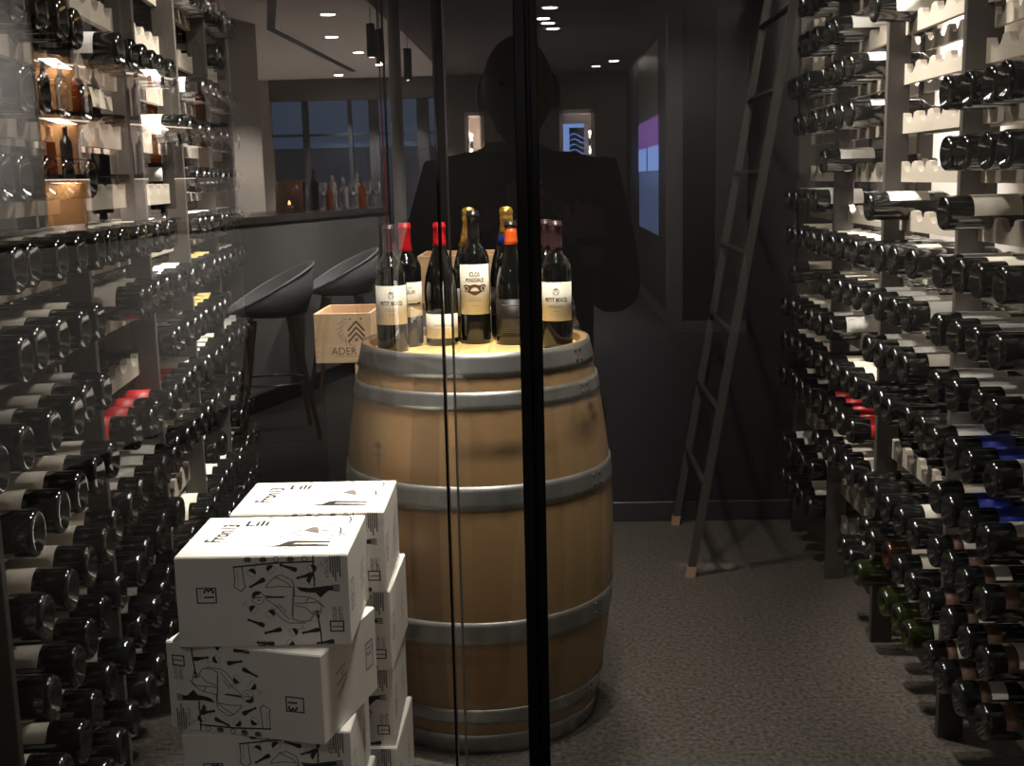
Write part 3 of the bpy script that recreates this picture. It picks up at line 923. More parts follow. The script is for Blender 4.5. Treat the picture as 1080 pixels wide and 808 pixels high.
def carton(label, loc, rz, flip=False):
    root = tag(empty('wine_carton', loc, rz), label, 'carton', 'white printed wine cartons in the stack')
    hx, hy = CW / 2, CD / 2
    mb = MB().box((-hx, -hy, 0), (hx, hy, CH - .0012), M['carton'], bev=.0014)
    mb.build('body', root)
    fl = MB()
    for s in (-1, 1):   # the two closed top flaps meet along the middle
        fl.box((-hx + .0015, min(s * .0005, s * (hy - .0015)), CH - .0014), (hx - .0015, max(s * .0005, s * (hy - .0015)), CH - .0001), M['carton'])
    fl.build('flap', root)
    cl = lambda v: min(max(v, .0006), CH - .0016)
    F_ = (lambda u, v, e=0.0: (u - hx, -hy - .0005 - e, cl(v))) if not flip else (lambda u, v, e=0.0: (hx - u, -hy - .0005 - e, cl(CH - v)))
    B_ = (lambda u, v: (hx - u, hy + .0005, v)) if not flip else (lambda u, v: (u - hx, hy + .0005, CH - v))
    S_ = (lambda u, v: (hx + .0005, u - hy, v)) if not flip else (lambda u, v: (hx + .0005, hy - u, CH - v))
    pb = MB(); art_front(Art(pb, F_)); pb.build('printing', root)
    pb = MB(); art_side(Art(pb, S_)); pb.build('printing', root)
    if not flip:
        pb = MB(); art_top(Art(pb, lambda u, v, e=0.0: (u - hx, v - hy, CH + .0003 + e))); pb.build('printing', root)
    return root


cx0, cy0 = -.521, 2.118
carton('topmost carton of the stack nearest the glass, white with a printed lady', (cx0, cy0, 3 * LV), .02)
carton('second carton down in the front stack, skewed and printed upside down', (cx0 - .010, cy0 - .011, 2 * LV), -.25, True)
carton('third carton down in the front stack, under the skewed carton', (cx0 - .012, cy0 + .006, LV), .02)
carton('bottom carton of the front stack, resting on the floor', (cx0 - .008, cy0 + .005, 0), -.03)
cx1, cy1 = -.493, 2.389
carton('topmost carton of the back stack, close to the barrel', (cx1, cy1, 3 * LV), .02)
carton('second carton down in the back stack, under the topmost', (cx1 + .008, cy1 + .010, 2 * LV), -.01)
carton('third carton down in the back stack beside the barrel', (cx1 + .003, cy1 + .014, LV), .02)
carton('bottom carton of the back stack, resting on the floor', (cx1 + .010, cy1 + .010, 0), -.015)

# ------------------------------------------------------------------ ladder
ld = tag(empty('library_ladder', (.47, 4.1, 0)), 'dark wooden library ladder leaning on the wine rack', 'ladder')
SL = .170
for yy, x0 in ((-.30, -.007), (.30, .007)):
    mb = MB()
    T = Matrix.Translation((x0, yy, 0)) @ Matrix.Shear('XY', 4, (SL, 0)) if False else None
    def sh(p, x0=x0, yy=yy): return (p[0] + x0 + SL * p[2], p[1] + yy, p[2])
    vs = [(x, y, z) for x in (-.013, .013) for y in (-.012, .012) for z in (.035, 2.45)]
    mb.add([sh(p) for p in vs], [(0, 1, 3, 2), (4, 6, 7, 5), (0, 4, 5, 1), (2, 3, 7, 6), (0, 2, 6, 4), (1, 5, 7, 3)], M['ladder'])
    rail = mb.build('rail', ld)
    vs = [(x, y, z) for x in (-.015, .015) for y in (-.014, .014) for z in (0, .036)]
    MB().add([sh(p) for p in vs], [(0, 1, 3, 2), (4, 6, 7, 5), (0, 4, 5, 1), (2, 3, 7, 6), (0, 2, 6, 4), (1, 5, 7, 3)], M['ladder_tip']).build('foot', ld)['label'] = 'pale wooden foot'
for i in range(9):
    z = .30 + .2575 * i
    MB().tube([(-.003 + SL * z, -.30, z), (.003 + SL * z, .30, z)], .011, M['ladder'], 10).build('rung', ld)


# ------------------------------------------------------------------ the restaurant behind the camera (seen mirrored in the glass)
def V(x, yv, z=0.0):                 # a place given by how deep it appears in the mirror
    return Vector((x, 2 * GY - yv, z))


M['ceil_light'] = mat('warm_white_ceiling_paint', srgb(222, 216, 212), .8)
M['ceil_dark'] = mat('charcoal_ceiling_paint', srgb(52, 48, 48), .8)
M['ceil_mid'] = mat('taupe_ceiling_paint', srgb(84, 80, 78), .8)
M['slot'] = mat('ceiling_slot_black', srgb(60, 56, 54), .6)
M['wall_taupe'] = mat('taupe_wall_paint', srgb(176, 168, 158), .8, var=.03, scale=2)
M['wall_dusk'] = mat('dark_taupe_wall_paint', srgb(92, 88, 84), .8)
M['pale_stone'] = mat('pale_wall_panel', srgb(206, 194, 184), .6, var=.05, scale=4)
M['bar_front'] = mat('grey_bar_front_panel', srgb(150, 146, 140), .6, var=.05, scale=3)
M['bar_top'] = mat('dark_bar_top', srgb(96, 88, 80), .25)
M['oak_panel'] = mat('warm_oak_panel', srgb(206, 150, 92), .5, var=.15, scale=6, stretch=(.2, 1, 3))
M['shelf_black'] = mat('black_shelf', (.012, .011, .011, 1), .3)
M['dusk'] = mat('dusk_sky_pane', (.02, .03, .05, 1), .1, emit=((.10, .14, .22, 1), 1.25))
M['dusk_low'] = mat('night_street_pane', (.01, .012, .02, 1), .1, emit=((.06, .06, .07, 1), .8))
M['mullion'] = mat('dark_curtain_mullion', srgb(42, 42, 48), .6)
M['lamp_glow'] = mat('lit_lamp_glass', (1, .9, .8, 1), .3, emit=((1.0, .90, .80, 1), 90))
M['lamp_soft'] = mat('lit_wall_lamp', (1, .9, .8, 1), .3, emit=((1.0, .84, .66, 1), 14))
M['strip'] = mat('lit_shelf_strip', (1, .9, .8, 1), .3, emit=((1.0, .84, .66, 1), 4))
M['flame'] = mat('candle_flame', (1, .7, .4, 1), .3, emit=((1.0, .55, .2, 1), 30))
M['steel'] = mat('brushed_steel', srgb(180, 178, 174), .3, .9)
M['white_lacquer'] = mat('white_lacquer', srgb(226, 222, 218), .3)
M['clear'] = mat('drinking_glass', (.85, .85, .85, 1), .05)
M['clear'].node_tree.nodes['Principled BSDF'].inputs['Transmission Weight'].default_value = .9
M['amber'] = mat('amber_lantern_glass', srgb(120, 84, 66), .1, var=.6, scale=60, emit=((.8, .35, .12, 1), .03))
M['amber'].node_tree.nodes['Principled BSDF'].inputs['Alpha'].default_value = .45
M['amber_liquor'] = mat('amber_liquor', srgb(150, 70, 24), .08)
M['screen_purple'] = mat('lit_purple_display', (.1, .05, .2, 1), .3, emit=((.26, .11, .42, 1), 2.0))
M['screen_blue'] = mat('lit_blue_display', (.1, .15, .3, 1), .3, emit=((.28, .46, 1.0, 1), 2.4))
M['screen_line'] = mat('dark_display_line', (.01, .012, .03, 1), .3)
M['haze_blue'] = mat('bluish_lit_pane', (.03, .05, .1, 1), .2, emit=((.12, .19, .38, 1), 1.4))
M['bounce_floor'] = mat('pale_bounce_floor', srgb(186, 178, 170), .45, var=.12, scale=5, stretch=(6, .4, 1))  # pale tone chosen to bounce light upwards
M['shell'] = mat('dark_stool_shell', srgb(165, 163, 162), .4)
M['beech'] = mat('beech_leg_wood', srgb(200, 170, 140), .5)
M['side_grey'] = mat('grey_pilaster', srgb(120, 114, 110), .6, var=.1, scale=6, stretch=(1, 1, .1))

# shell
structure(MB().box((-9, -14.3, 2.70), (-1.30, GY, 2.80), M['ceil_light']).build('ceiling'))
structure(MB().box((-1.30, -8.7, 2.66), (2.6, GY, 2.80), M['ceil_dark']).build('ceiling'))
structure(MB().box((-1.30, -14.3, 2.70), (2.6, -8.7, 2.80), M['ceil_mid']).build('ceiling'))
mb = MB().box((-9, -13.95, 0), (-3.66, -13.8, 2.7), M['wall_taupe'])
mb.box((-3.66, -13.95, 2.42), (-1.06, -13.8, 2.7), M['wall_dusk']); mb.box((-3.66, -13.95, 0), (-1.45, -13.8, .5), M['wall_dusk'])
mb.box((-1.45, -13.95, 0), (-1.06, -13.8, 2.42), M['wall_dusk'])
mb.box((-1.06, -13.95, 2.22), (.67, -13.8, 2.7), M['wall_dusk']); mb.box((-.80, -13.95, 0), (.20, -13.8, 2.22), M['wall_dusk'])
mb.box((.67, -13.95, 0), (2.6, -13.8, 2.7), M['wall_dusk'])
structure(mb.build('wall_far'))
mb = MB().box((-3.66, -13.93, 1.80), (-1.45, -13.92, 2.42), M['dusk']); mb.box((-3.66, -13.93, .5), (-1.45, -13.92, 1.80), M['dusk_low'])
wn = structure(mb.build('window_4'))
mb = MB()
for x, ww in ((-3.20, .08), (-2.60, .05), (-2.28, .13), (-1.95, .05), (-1.62, .16)):
    mb.box((x - ww / 2, -13.9, .5), (x + ww / 2, -13.83, 2.42), M['mullion'])
mb.box((-3.66, -13.9, 1.955), (-1.45, -13.85, 1.985), M['mullion'])
structure(mb.build('window_frame', wn))
# two lit openings with wall lamps
for x0, x1, nm in ((-1.06, -.80, 'trim_5'), (.20, .67, 'trim_6')):
    mb = MB()
    mb.box((x0, -14.25, 0), (x0 + .05, -13.79, 2.22), M['pale_stone']); mb.box((x1 - .05, -14.25, 0), (x1, -13.79, 2.22), M['pale_stone'])
    mb.box((x0, -14.25, 2.17), (x1, -13.79, 2.22), M['pale_stone']); mb.box((x0, -14.3, 0), (x1, -14.25, 2.22), M['pale_stone'])
    structure(mb.build(nm))
mb = MB().box((-9.1, -14.3, 0), (-9, GY, 2.8), M['wall_taupe']); structure(mb.build('wall_bar_end'))
mb = MB().box((1.09, -13.8, 0), (2.6, -7.85, 2.66), M['wall_dark']); mb.box((1.07, -13.8, 0), (1.09, -7.85, .10), M['side_grey'])
structure(mb.build('wall_passage'))
structure(MB().box((1.02, -7.95, 0), (1.15, -7.80, 2.66), M['side_grey'], bev=.006).build('trim_7'))
structure(MB().box((1.42, -7.85, .1), (1.69, -7.80, 2.66), M['wall_dusk'], bev=.004).build('trim_8'))
structure(MB().box((1.15, -7.85, 0), (1.69, -7.79, .10), M['side_grey'], bev=.004).build('trim_9'))
structure(MB().box((1.69, -7.85, 0), (1.80, GY, 2.66), M['wall_dark']).build('wall_near_passage'))
# lit display in the passage wall
ds = MB().box((1.083, -11.6, .76), (1.089, -9.3, 1.38), M['haze_blue']).build('lit_display_panel')
tag(ds, 'lit purple and pale blue display panel on the dark passage wall', 'display panel')
MB().box((1.078, -11.6, 1.38), (1.089, -9.3, 1.62), M['screen_blue']).build('lower_panel', ds)
MB().box((1.078, -11.6, 1.62), (1.089, -9.3, 1.90), M['screen_purple']).build('upper_panel', ds)
MB().box((1.075, -10.5, 1.38), (1.078, -10.42, 1.62), M['screen_line']).build('divider', ds)
MB().box((1.081, -11.6, 1.90), (1.089, -9.3, 2.60), M['steel']).build('polished_top_panel', ds)

# picture in the lit opening
pc = MB().box((.24, -14.24, 1.20), (.54, -14.22, 2.05), M['screen_blue']).build('lit_poster')
tag(pc, 'lit blue poster with dark stripes in the far opening', 'poster')
mb = MB()
A = Art(mb, lambda u, v: (.24 + u, -14.215, 1.2 + v))
A.poly([(.10, .45), (.30, .45), (.30, .80), (.10, .80)], M['screen_line'])
for i in range(4):
    A.line([(.10 + .2 * t / 6, .48 + i * .07 + .03 * math.sin(t * .8)) for t in range(7)], .014, M['screen_blue'])
mb.build('printing', pc)


def wall_lamp(x, y, z, label):
    r = tag(empty('wall_lamp', (x, y, z)), label, 'wall lamp')
    MB().lathe([(.0, -.05), (.03, -.05), (.03, .05), (0, .05)], M['shelf_black'], 16).build('body', r)
    for s in (-1, 1):
        MB().lathe([(0, s * .052), (.026, s * .052), (.026, s * .09), (0, s * .09)], M['lamp_soft'], 16).build('glass', r)
    l = lamp('wall_lamp_light', 'POINT', (x, y + .08, z + .12), 14, radius=.03); l = lamp('wall_lamp_light', 'POINT', (x, y + .08, z - .12), 10, radius=.03)


wall_lamp(-1.0, -14.1, 1.80, 'small wall lamp glowing up and down in the narrow lit opening')
wall_lamp(.63, -14.1, 1.80, 'small wall lamp glowing beside the lit blue poster')

# ceiling slots and lamps
def ceiling_slot(p, q):
    d = (q - p).normalized(); n = Vector((-d.y, d.x, 0)) * .035
    vs = [p + n, p - n, q - n, q + n]
    mb = MB(); mb.prism([(v.x, v.y) for v in vs], .012, M['slot'], Matrix.Translation((0, 0, 2.690)))
    return fix_normals(structure(mb.build('trim_10')))


ceiling_slot(V(-1.90, 8.6), V(-2.42, 10.8)); ceiling_slot(V(-2.42, 10.8), V(-2.36, 15.0))


def downlight(p, label, power, zc=2.70):
    r = tag(empty('ceiling_downlight', (p.x, p.y, zc)), label, 'ceiling light', 'round downlights in the restaurant ceiling')
    MB().lathe([(.06, 0), (.075, 0), (.075, -.006), (.06, -.006), (.06, 0)], M['white_lacquer'], 20).build('ring', r)
    MB().lathe([(0, -.004), (.06, -.004)], M['lamp_glow'], 20).build('lens', r)
    lamp('downlight_beam', 'SPOT', (p.x, p.y, zc - .02), power, (p.x, p.y, 0), 90, .5, .03)


for q, (x, yv) in enumerate(((-1.76, 10.0), (-2.0, 11.5), (-1.965, 12.9), (-1.925, 14.3), (-1.91, 15.5), (-2.63, 15.5))):
    downlight(V(x, yv), 'round downlight %s in the pale restaurant ceiling' % ('nearest the bar', 'next to the ceiling slot bend', 'halfway to the windows', 'two from the windows', 'by the windows', 'by the windows beyond the slot')[q], 560)
for q, (x, yv) in enumerate(((.06, 9.66), (.0, 10.3), (.05, 10.6), (.096, 11.0))):
    downlight(V(x, yv), 'round downlight, %s of four close together in the dark ceiling' % ORD[q + 1], 4, 2.66)
for q, (x, yv) in enumerate(((.85, 14.6), (.66, 15.2))):
    downlight(V(x, yv), 'round downlight %s the lit poster opening' % ('in the taupe ceiling before', 'nearer to')[q], 5)
for q, (x, yv) in enumerate(((-1.36, 9.6), (-1.29, 9.6), (-1.22, 9.9), (-1.13, 10.1))):
    p = V(x, yv)
    r = tag(empty('pendant_lamp', (p.x, p.y, 2.70)), 'black cylinder pendant lamp, %s of four at the bar end' % ORD[q + 1], 'pendant lamp', 'pendant lamps at the bar end')
    z = (2.305, 2.26, 2.21, 2.16)[q] - 2.70
    MB().lathe([(0, z + .26), (.035, z + .26), (.035, z), (.03, z)], M['shelf_black'], 18).build('shade', r)
    MB().lathe([(0, z + .004), (.030, z + .004)], M['lamp_glow'], 18).build('lens', r)
    MB().tube([(0, 0, 0), (0, 0, z + .26)], .003, M['shelf_black'], 6).build('cord', r)
    lamp('pendant_light', 'SPOT', (p.x, p.y, 2.70 + z - .01), 10, (p.x, p.y, 0), 100, .5, .03)

# bar counter: front panel runs along DB
DBv = Vector((.244, .970)).normalized(); NBv = Vector((-DBv.y, DBv.x))
BOFF = 3.34


def B(t, off, z):            # along the bar, offset towards the back bar
    q = DBv * t + NBv * (BOFF + off)
    return V(q.x, q.y, z)


def bar_box(mb, t0, t1, o0, o1, z0, z1, m):
    c = [B(t, o, 0) for t, o in ((t0, o0), (t1, o0), (t1, o1), (t0, o1))]
    mb.prism([(v.x, v.y) for v in c], z1 - z0, m, Matrix.Translation((0, 0, z0)))
    return mb


bar = tag(empty('bar_counter', B(6, .3, 0)), 'long grey bar counter with a dark top, reflected in the glass', 'bar counter')
def under(o, root):
    o.parent = root; o.matrix_parent_inverse = root.matrix_basis.inverted(); return fix_normals(o)
under(bar_box(MB(), 2.6, 8.42, 0, .55, 0, 1.105, M['bar_front']).build('front_panel'), bar)
under(bar_box(MB(), 2.58, 8.44, -.02, .60, 1.106, 1.146, M['bar_top']).build('counter_top'), bar)
under(bar_box(MB(), 2.6, 8.42, -.012, 0, 0, .10, M['shelf_black']).build('plinth'), bar)
# wall behind the bar and the lit back bar
structure(fix_normals(bar_box(MB(), 1.6, 9.55, 1.62, 1.72, 0, 2.7, M['wall_taupe']).build('wall_behind_bar')))
bb = tag(empty('back_bar_shelving', B(7, 1.4, 0)), 'lit oak back bar shelving with rows of spirits, reflected in the glass', 'shelving')
under(bar_box(MB(), 6.05, 6.90, 1.56, 1.60, .9, 2.62, M['oak_panel']).build('back_panel'), bb)
under(bar_box(MB(), 6.90, 8.30, 1.56, 1.60, .9, 2.62, M['pale_stone']).build('back_panel'), bb)
under(bar_box(MB(), 5.95, 8.30, 1.20, 1.60, 0, .90, M['shelf_black']).build('cabinet'), bb)
for t in (6.0, 6.92, 8.28):
    under(bar_box(MB(), t, t + .03, 1.22, 1.56, .9, 2.62, M['white_lacquer']).build('upright'), bb)
for z in (1.42, 1.80, 2.15):
    under(bar_box(MB(), 6.03, 8.28, 1.24, 1.56, z - .025, z, M['shelf_black']).build('shelf'), bb)
    under(bar_box(MB(), 6.1, 8.2, 1.50, 1.54, z - .032, z - .026, M['strip']).build('light_strip'), bb)
    q = B(6.5, 1.42, z - .05); l = lamp('shelf_light', 'AREA', q, 5, (q.x, q.y, 0), size=(.7, .1)); l.rotation_euler = (0, 0, math.atan2(DBv.x, -DBv.y) + PI / 2)
    q = B(7.6, 1.42, z - .05); l = lamp('shelf_light', 'AREA', q, 5, (q.x, q.y, 0), size=(1.2, .1)); l.rotation_euler = (0, 0, math.atan2(DBv.x, -DBv.y) + PI / 2)
liq = {}
for nm, mt in (('dark', 'bottle'), ('amber', 'amber_liquor'), ('green', 'bottle_green'), ('clear', 'clear')):
    liq[nm] = MB().lathe(BORDEAUX, M[mt], 18).mesh('spirit_bottle')
gl = MB().lathe([(0, 0), (.032, 0), (.034, .003), (.006, .008), (.004, .05), (.007, .085), (.03, .10), (.038, .13), (.036, .165), (.033, .19)], M['clear'], 18).mesh('wine_glass')
for z, nm in ((1.42, 'lowest'), (1.80, 'middle'), (2.15, 'top')):
    i = 0; t = 6.12
    while t < 8.2:
        if not 6.88 < t < 6.98:
            c = ('amber', 'dark', 'clear')[(i * 7 + int(z * 10)) % 3] if t < 6.9 else ('clear', 'amber', 'dark', 'green')[(i * 5 + int(z * 10)) % 4]
            o = bpy.data.objects.new('spirit_bottle', liq[c]); COL.objects.link(o); o.location = B(t, 1.36, z + .0003)
            i += 1
            tag(o, '%s spirit bottle, %s on the %s back bar shelf' % (c, ORD[i] if i < 17 else 'far along', nm), 'spirit bottle', 'spirit bottles on the back bar')
        t += .165
# on the counter
lt = tag(empty('candle_lantern', B(7.05, .15, 1.1463)), 'amber patterned glass lantern with a lit candle on the bar counter', 'lantern')
MB().lathe([(0, 0), (.09, 0), (.09, .21), (.087, .21), (.087, .004), (0, .004)], M['amber'], 20).build('glass', lt)
MB().lathe([(0, .0045), (.025, .0045), (.025, .05), (0, .05)], M['white_lacquer'], 14).build('candle', lt)
MB().lathe([(0, .051), (.012, .058), (.008, .072), (0, .082)], M['flame'], 10).build('flame', lt)
for i, (t, o_, s, c) in enumerate(((7.56, .10, .62, 'amber'), (7.74, .30, .95, 'dark'), (7.86, .12, .75, 'clear'), (8.02, .28, .8, 'clear'), (8.14, .10, .7, 'amber'), (8.34, .22, .85, 'clear'))):
    o = bpy.data.objects.new('spirit_bottle', liq[c]); COL.objects.link(o); o.location = B(t, o_, 1.1463); o.scale = (s * 1.1, s * 1.1, s)
    tag(o, '%s bottle standing %s along the end of the bar counter' % (c, ORD[i + 1]), 'bottle', 'bottles on the bar counter')
for i, (t, o_) in enumerate(((7.66, .12), (7.95, .44), (7.98, .10), (8.24, .10), (8.22, .44), (8.36, .08))):
    o = bpy.data.objects.new('wine_glass', gl); COL.objects.link(o); o.location = B(t, o_, 1.1463)
    tag(o, 'clear stemmed glass, %s among the bottles on the bar counter' % ORD[i + 1], 'wine glass', 'glasses on the bar counter')
ic = tag(empty('ice_bucket', B(7.50, .32, 1.1463)), 'shiny steel ice bucket on the bar counter', 'ice bucket')
MB().lathe([(0, 0), (.055, 0), (.075, .20), (.078, .20), (.074, .196), (.054, .005), (0, .005)], M['steel'], 22).build('bucket', ic)
for t, o_, wd, hh, lab in ((5.25, .30, .13, .30, 'black till screen on the bar counter near the shelving'), (6.05, .45, .20, .26, 'wide black till screen on the bar counter beside the lantern')):
    p = B(t, o_, 1.1463)
    r = tag(empty('till_screen', p, math.atan2(DBv.x, -DBv.y) - PI / 2 + .6), lab, 'till screen')
    MB().box((-wd / 2, -.015, .06), (wd / 2, .015, .06 + hh), M['shelf_black'], bev=.004).build('screen', r)
    MB().box((-.06, -.07, 0), (.06, .07, .012), M['shelf_black'], bev=.002).build('base', r)
    MB().box((-.015, -.012, .012), (.015, .012, .062), M['shelf_black']).build('neck', r)
# slim column and cable at the bar end
structure(MB().lathe([(.047, 0), (.047, 2.66)], M['white_lacquer'], 24, T=Matrix.Translation(V(-1.115, 9.1))).build('trim_11'))
cb = MB().tube([V(-1.185, 8.72, 2.655), V(-1.182, 8.72, 2.2), V(-1.178, 8.72, 1.7), V(-1.175, 8.72, 1.2), V(-1.175, 8.72, .002)], .006, M['cap_red'], 8).build('red_cable')
tag(cb, 'thin red cable hanging beside the slim white column', 'cable')
cb = MB().tube([V(-1.15, 8.72, 2.655), V(-1.15, 8.72, .002)], .009, M['shelf_black'], 8).build('black_pole')
tag(cb, 'thin black pole standing beside the slim white column', 'pole')


def bar_stool(p, rz, label):
    r = tag(empty('bar_stool', p, rz), label, 'bar stool', 'shell stools at the bar')
    # shell: seat pan rising into arms and back
    mb = MB(); vs = []; n = 20
    for k, (rr, z) in enumerate(((0, .64), (.12, .645), (.19, .66), (.225, .72), (.235, .80))):
        for i in range(n):
            a = 2 * PI * i / n
            back = max(0.0, math.cos(a - PI / 2)); front = max(0.0, -math.cos(a - PI / 2))
            top = z + (.12 * back if k == 4 else .05 * back if k == 3 else 0) - (.13 * front if k == 4 else .05 * front if k == 3 else 0)
            vs.append((rr * math.cos(a), rr * math.sin(a), top))
    fs = [(k * n + i, k * n + (i + 1) % n, (k + 1) * n + (i + 1) % n, (k + 1) * n + i) for k in range(4) for i in range(n)]
    mb.add(vs, fs, M['shell'], True); o = mb.build('seat_shell', r)
    so = o.modifiers.new('thick', 'SOLIDIFY'); so.thickness = .012
    rim = [vs[4 * n + i] for i in range(n)] + [vs[4 * n]]
    MB().tube(rim, .007, M['white_lacquer'], 8).build('rim', r)
    for sx in (-1, 1):
        for sy in (-1, 1):
            MB().tube([(sx * .10, sy * .10, .635), (sx * .20, sy * .20, 0)], [.016, .011], M['beech'], 10).build('leg', r)
    MB().tube([(.185 * math.cos(2 * PI * i / 24), .185 * math.sin(2 * PI * i / 24), .30) for i in range(25)], .006, M['steel'], 8).build('foot_ring', r)


bar_stool(V(-1.46, 6.15), -1.9, 'shell bar stool with beech legs, nearer to the mirror of two at the bar')
bar_stool(V(-1.28, 7.30), -1.9, 'shell bar stool with beech legs, nearer to the bar end of two')

structure(MB().box((-4.4, -14.3, 0), (-1.30, -7.4, .0005), M['bounce_floor']).build('floor_bounce_sheet'))  # pale sheet added over the floor to bounce light onto the ceiling

# ------------------------------------------------------------------ the photographer, mirrored in the glass
M['skin'] = mat('skin', srgb(186, 138, 112), .42, var=.06, scale=20)
M['jacket'] = mat('dark_navy_jacket_cloth', srgb(34, 35, 42), .8, var=.15, scale=40, bump=.2)
M['trouser'] = mat('dark_trouser_cloth', srgb(30, 30, 34), .85, var=.12, scale=40)
M['leather'] = mat('black_leather', srgb(24, 22, 22), .4)
M['eye'] = mat('eye_white', srgb(150, 142, 136), .2)
M['hair'] = mat('short_grey_hair', srgb(70, 64, 60), .8, var=.3, scale=80)


def skin_mesh(pts, edges, root=0, sub=1):
    me = bpy.data.meshes.new('limbs'); me.from_pydata([p[:3] for p in pts], edges, [])
    o = bpy.data.objects.new('limbs', me); COL.objects.link(o)
    o.modifiers.new('skin', 'SKIN')
    if not me.skin_vertices:
        bpy.context.view_layer.objects.active = o
    sv = me.skin_vertices[0].data
    for i, p in enumerate(pts):
        sv[i].radius = (p[3], p[4] if len(p) > 4 else p[3]); sv[i].use_root = i == root
    ss = o.modifiers.new('sub', 'SUBSURF'); ss.levels = ss.render_levels = sub
    dg = bpy.context.evaluated_depsgraph_get(); dg.update()
    ev = o.evaluated_get(dg); m2 = ev.to_mesh()
    out = ([tuple(v.co) for v in m2.vertices], [tuple(p.vertices) for p in m2.polygons])
    ev.to_mesh_clear(); bpy.data.objects.remove(o); bpy.data.meshes.remove(me)
    return out


def ell(c, r, n=20, m_=12, shape=None):
    vs = []; fs = []
    for k in range(m_ + 1):
        ph = PI * k / m_
        for i in range(n):
            a = 2 * PI * i / n
            p = [math.sin(ph) * math.cos(a), math.sin(ph) * math.sin(a), math.cos(ph)]
            if shape: p = shape(p)
            vs.append((c[0] + p[0] * r[0], c[1] + p[1] * r[1], c[2] + p[2] * r[2]))
    for k in range(m_):
        for i in range(n):
            fs.append((k * n + i, (k + 1) * n + i, (k + 1) * n + (i + 1) % n, k * n + (i + 1) % n))
    return vs, fs


PX, PY = -.055, -.40
tor = [(0, 0, .86, .150, .105), (0, .01, .99, .150, .105), (0, 0, 1.16, .155, .110), (0, -.012, 1.285, .135, .092), (0, -.005, 1.365, .062, .06), (0, .012, 1.44, .056, .056),
       (.165, -.012, 1.315, .062), (.203, .06, 1.07, .044), (.150, .285, 1.165, .027), (-.165, -.012, 1.315, .062), (-.222, .06, 1.07, .044), (-.075, .27, 1.235, .027),
       (.085, 0, .80, .086), (.10, .02, .46, .058), (.11, -.02, .09, .040), (-.085, 0, .80, .086), (-.10, .02, .46, .058), (-.11, -.02, .09, .040)]
ted = [(0, 1), (1, 2), (2, 3), (3, 4), (4, 5), (3, 6), (6, 7), (7, 8), (3, 9), (9, 10), (10, 11), (0, 12), (12, 13), (13, 14), (0, 15), (15, 16), (16, 17)]
mb = MB()
mb.add(*skin_mesh(tor, ted), M['skin'])
def headshape(p):
    x, y, z = p
    if z < 0:
        f = 1 - .34 * (-z) ** 1.6; x *= f; y = y * (1 - .12 * (-z)) + .10 * (-z)
    return (x, y, z)
HC = (0, .035, 1.512)
mb.add(*ell(HC, (.077, .098, .116), 28, 18, headshape), M['skin'])
mb.add(*ell((0, .136, 1.492), (.013, .020, .020), 12, 8), M['skin'])                      # nose tip
mb.add(*skin_mesh([(0, .122, 1.53, .009), (0, .134, 1.50, .012)], [(0, 1)]), M['skin'])   # bridge
mb.add(*ell((0, .122, 1.452), (.026, .012, .007), 14, 8), M['skin'])                      # upper lip
mb.add(*ell((0, .121, 1.443), (.022, .012, .007), 14, 8), M['skin'])                      # lower lip
mb.add(*ell((0, .105, 1.415), (.028, .024, .018), 14, 8), M['skin'])                      # chin
for s_ in (-1, 1):
    mb.add(*ell((s_ * .082, .025, 1.505), (.008, .020, .032), 12, 10), M['skin'])         # ear
    mb.add(*ell((s_ * .032, .120, 1.542), (.024, .012, .008), 12, 8), M['skin'])          # brow
# hands: palm, four fingers closing on the phone, thumb on the screen side  (coordinates relative to the root)
def hand(wr, palm, fingers, thumb):
    mb.add(*skin_mesh([(*wr, .026, .022), (*[(a + b) / 2 for a, b in zip(wr, palm)], .030, .020), (*palm, .036, .016)], [(0, 1), (1, 2)]), M['skin'])
    for f in fingers + [thumb]:
        rs = (.0098, .0092, .0086, .0076)
        mb.add(*skin_mesh([(*p, rs[i]) for i, p in enumerate(f)], [(i, i + 1) for i in range(len(f) - 1)]), M['skin'])
fr = []
for i in range(4):
    x = .098 + .0205 * i; top = (.006, .010, .008, 0)[i]
    fr.append([(x + .006, .350, 1.216), (x, .378, 1.236), (x - .003, .389, 1.262), (x - .006, .3885, 1.280 + top)])
hand((.150, .285, 1.165), (.134, .335, 1.196), fr, [(.108, .325, 1.205), (.088, .335, 1.236), (.082, .349, 1.262), (.080, .3555, 1.284)])
fl_ = []
for i in range(4):
    z = 1.262 + .0195 * i; ext = (0, .008, .010, .004)[i]
    fl_.append([(-.018, .352, z - .006), (.006, .380, z), (.028, .389, z + .002), (.048 + ext, .3885, z + .003)])
hand((-.075, .27, 1.235), (-.038, .326, 1.274), fl_, [(-.028, .322, 1.258), (.000, .335, 1.256), (.026, .349, 1.266), (.046, .3555, 1.278)])
person = mb.build('person'); person.location = (PX, PY, 0)
rm = person.modifiers.new('surface', 'REMESH'); rm.mode = 'VOXEL'; rm.voxel_size = .0055; rm.use_smooth_shade = True
sm_ = person.modifiers.new('soft', 'SMOOTH'); sm_.factor = .5; sm_.iterations = 3
tag(person, 'bald person in a dark jacket holding up a phone, mirrored in the glass', 'person')
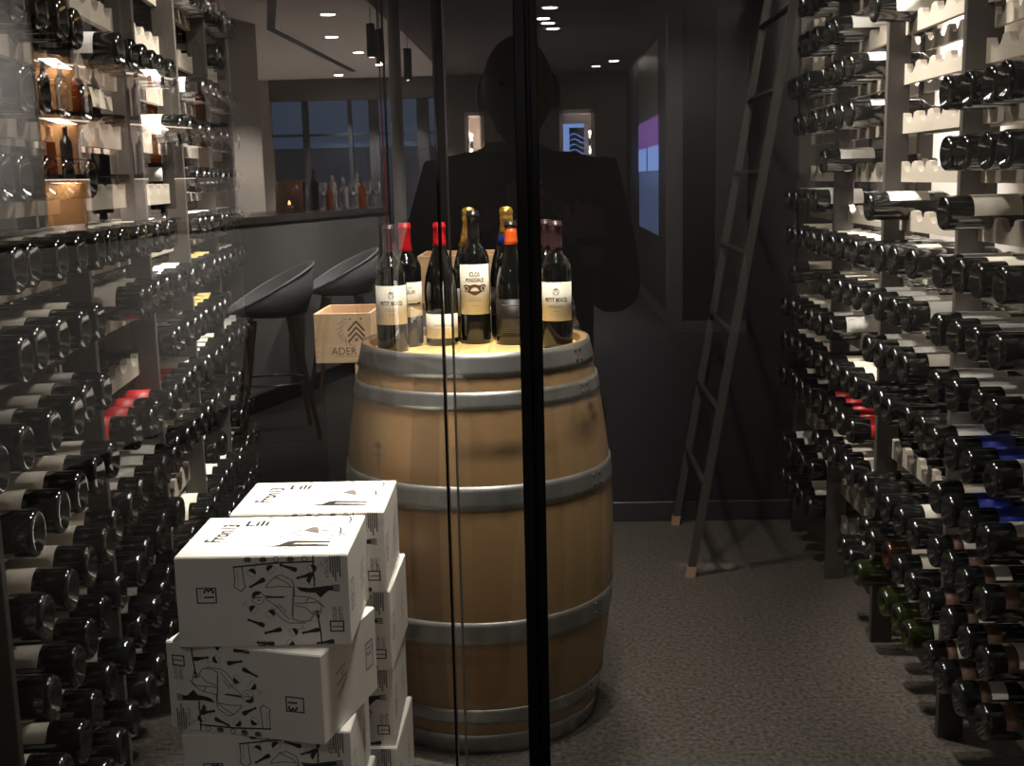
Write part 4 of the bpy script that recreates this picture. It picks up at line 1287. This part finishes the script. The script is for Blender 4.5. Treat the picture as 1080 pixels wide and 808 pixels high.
jt = [(0, 0, .84, .172, .128), (0, .01, .99, .170, .126), (0, 0, 1.16, .172, .128), (0, -.012, 1.285, .155, .112), (0, -.008, 1.375, .080, .078), (0, .000, 1.405, .072, .070),
      (.168, -.012, 1.318, .080), (.205, .06, 1.07, .060), (.158, .270, 1.160, .040), (-.168, -.012, 1.318, .080), (-.225, .06, 1.07, .060), (-.086, .256, 1.228, .040)]
je = [(0, 1), (1, 2), (2, 3), (3, 4), (4, 5), (3, 6), (6, 7), (7, 8), (3, 9), (9, 10), (10, 11)]
def smooth_build(name, geo, m_, par):
    o = MB().add(*geo, M[m_], True).build(name, par); return fix_normals(o)
smooth_build('jacket', skin_mesh(jt, je, 0, 2), 'jacket', person)
smooth_build('trousers', skin_mesh([(0, 0, .87, .160, .115), (.088, 0, .78, .100), (.102, .02, .46, .074), (.112, -.02, .10, .062), (-.088, 0, .78, .100), (-.102, .02, .46, .074), (-.112, -.02, .10, .062)],
             [(0, 1), (1, 2), (2, 3), (0, 4), (4, 5), (5, 6)], 0, 2), 'trouser', person)
for s_ in (-1, 1):
    def shoe(p):
        return (p[0], p[1], max(p[2], -.75))
    smooth_build('shoe', ell((s_ * .115, .045, .042), (.046, .135, .056), 20, 12, shoe), 'leather', person)
    e = smooth_build('eye', ell((s_ * .032, .1215, 1.524), (.0125, .0085, .0085), 14, 10), 'eye', person)
    smooth_build('iris', ell((s_ * .032, .1292, 1.522), (.005, .002, .005), 12, 8), 'ink', e)
    smooth_build('hair', ell((s_ * .0735, .0, 1.515), (.012, .05, .034), 14, 10), 'hair', person)
ph = tag(MB().box((PX + .035, PY + .3675, 1.265), (PX + .185, PY + .3765, 1.340), M['black_metal'], bev=.003).build('phone'), 'black phone held sideways in both hands by the mirrored person', 'phone')
MB().box((PX + .040, PY + .3668, 1.269), (PX + .180, PY + .3676, 1.336), M['screen_line']).build('screen', ph)
MB().lathe([(0, .0012), (.005, .0012), (.0055, 0)], M['seal_dark'], 16, T=Matrix.Translation((0, PY + .3766, 1.33)) @ Matrix.Rotation(-PI / 2, 4, 'X')).build('lens', ph)
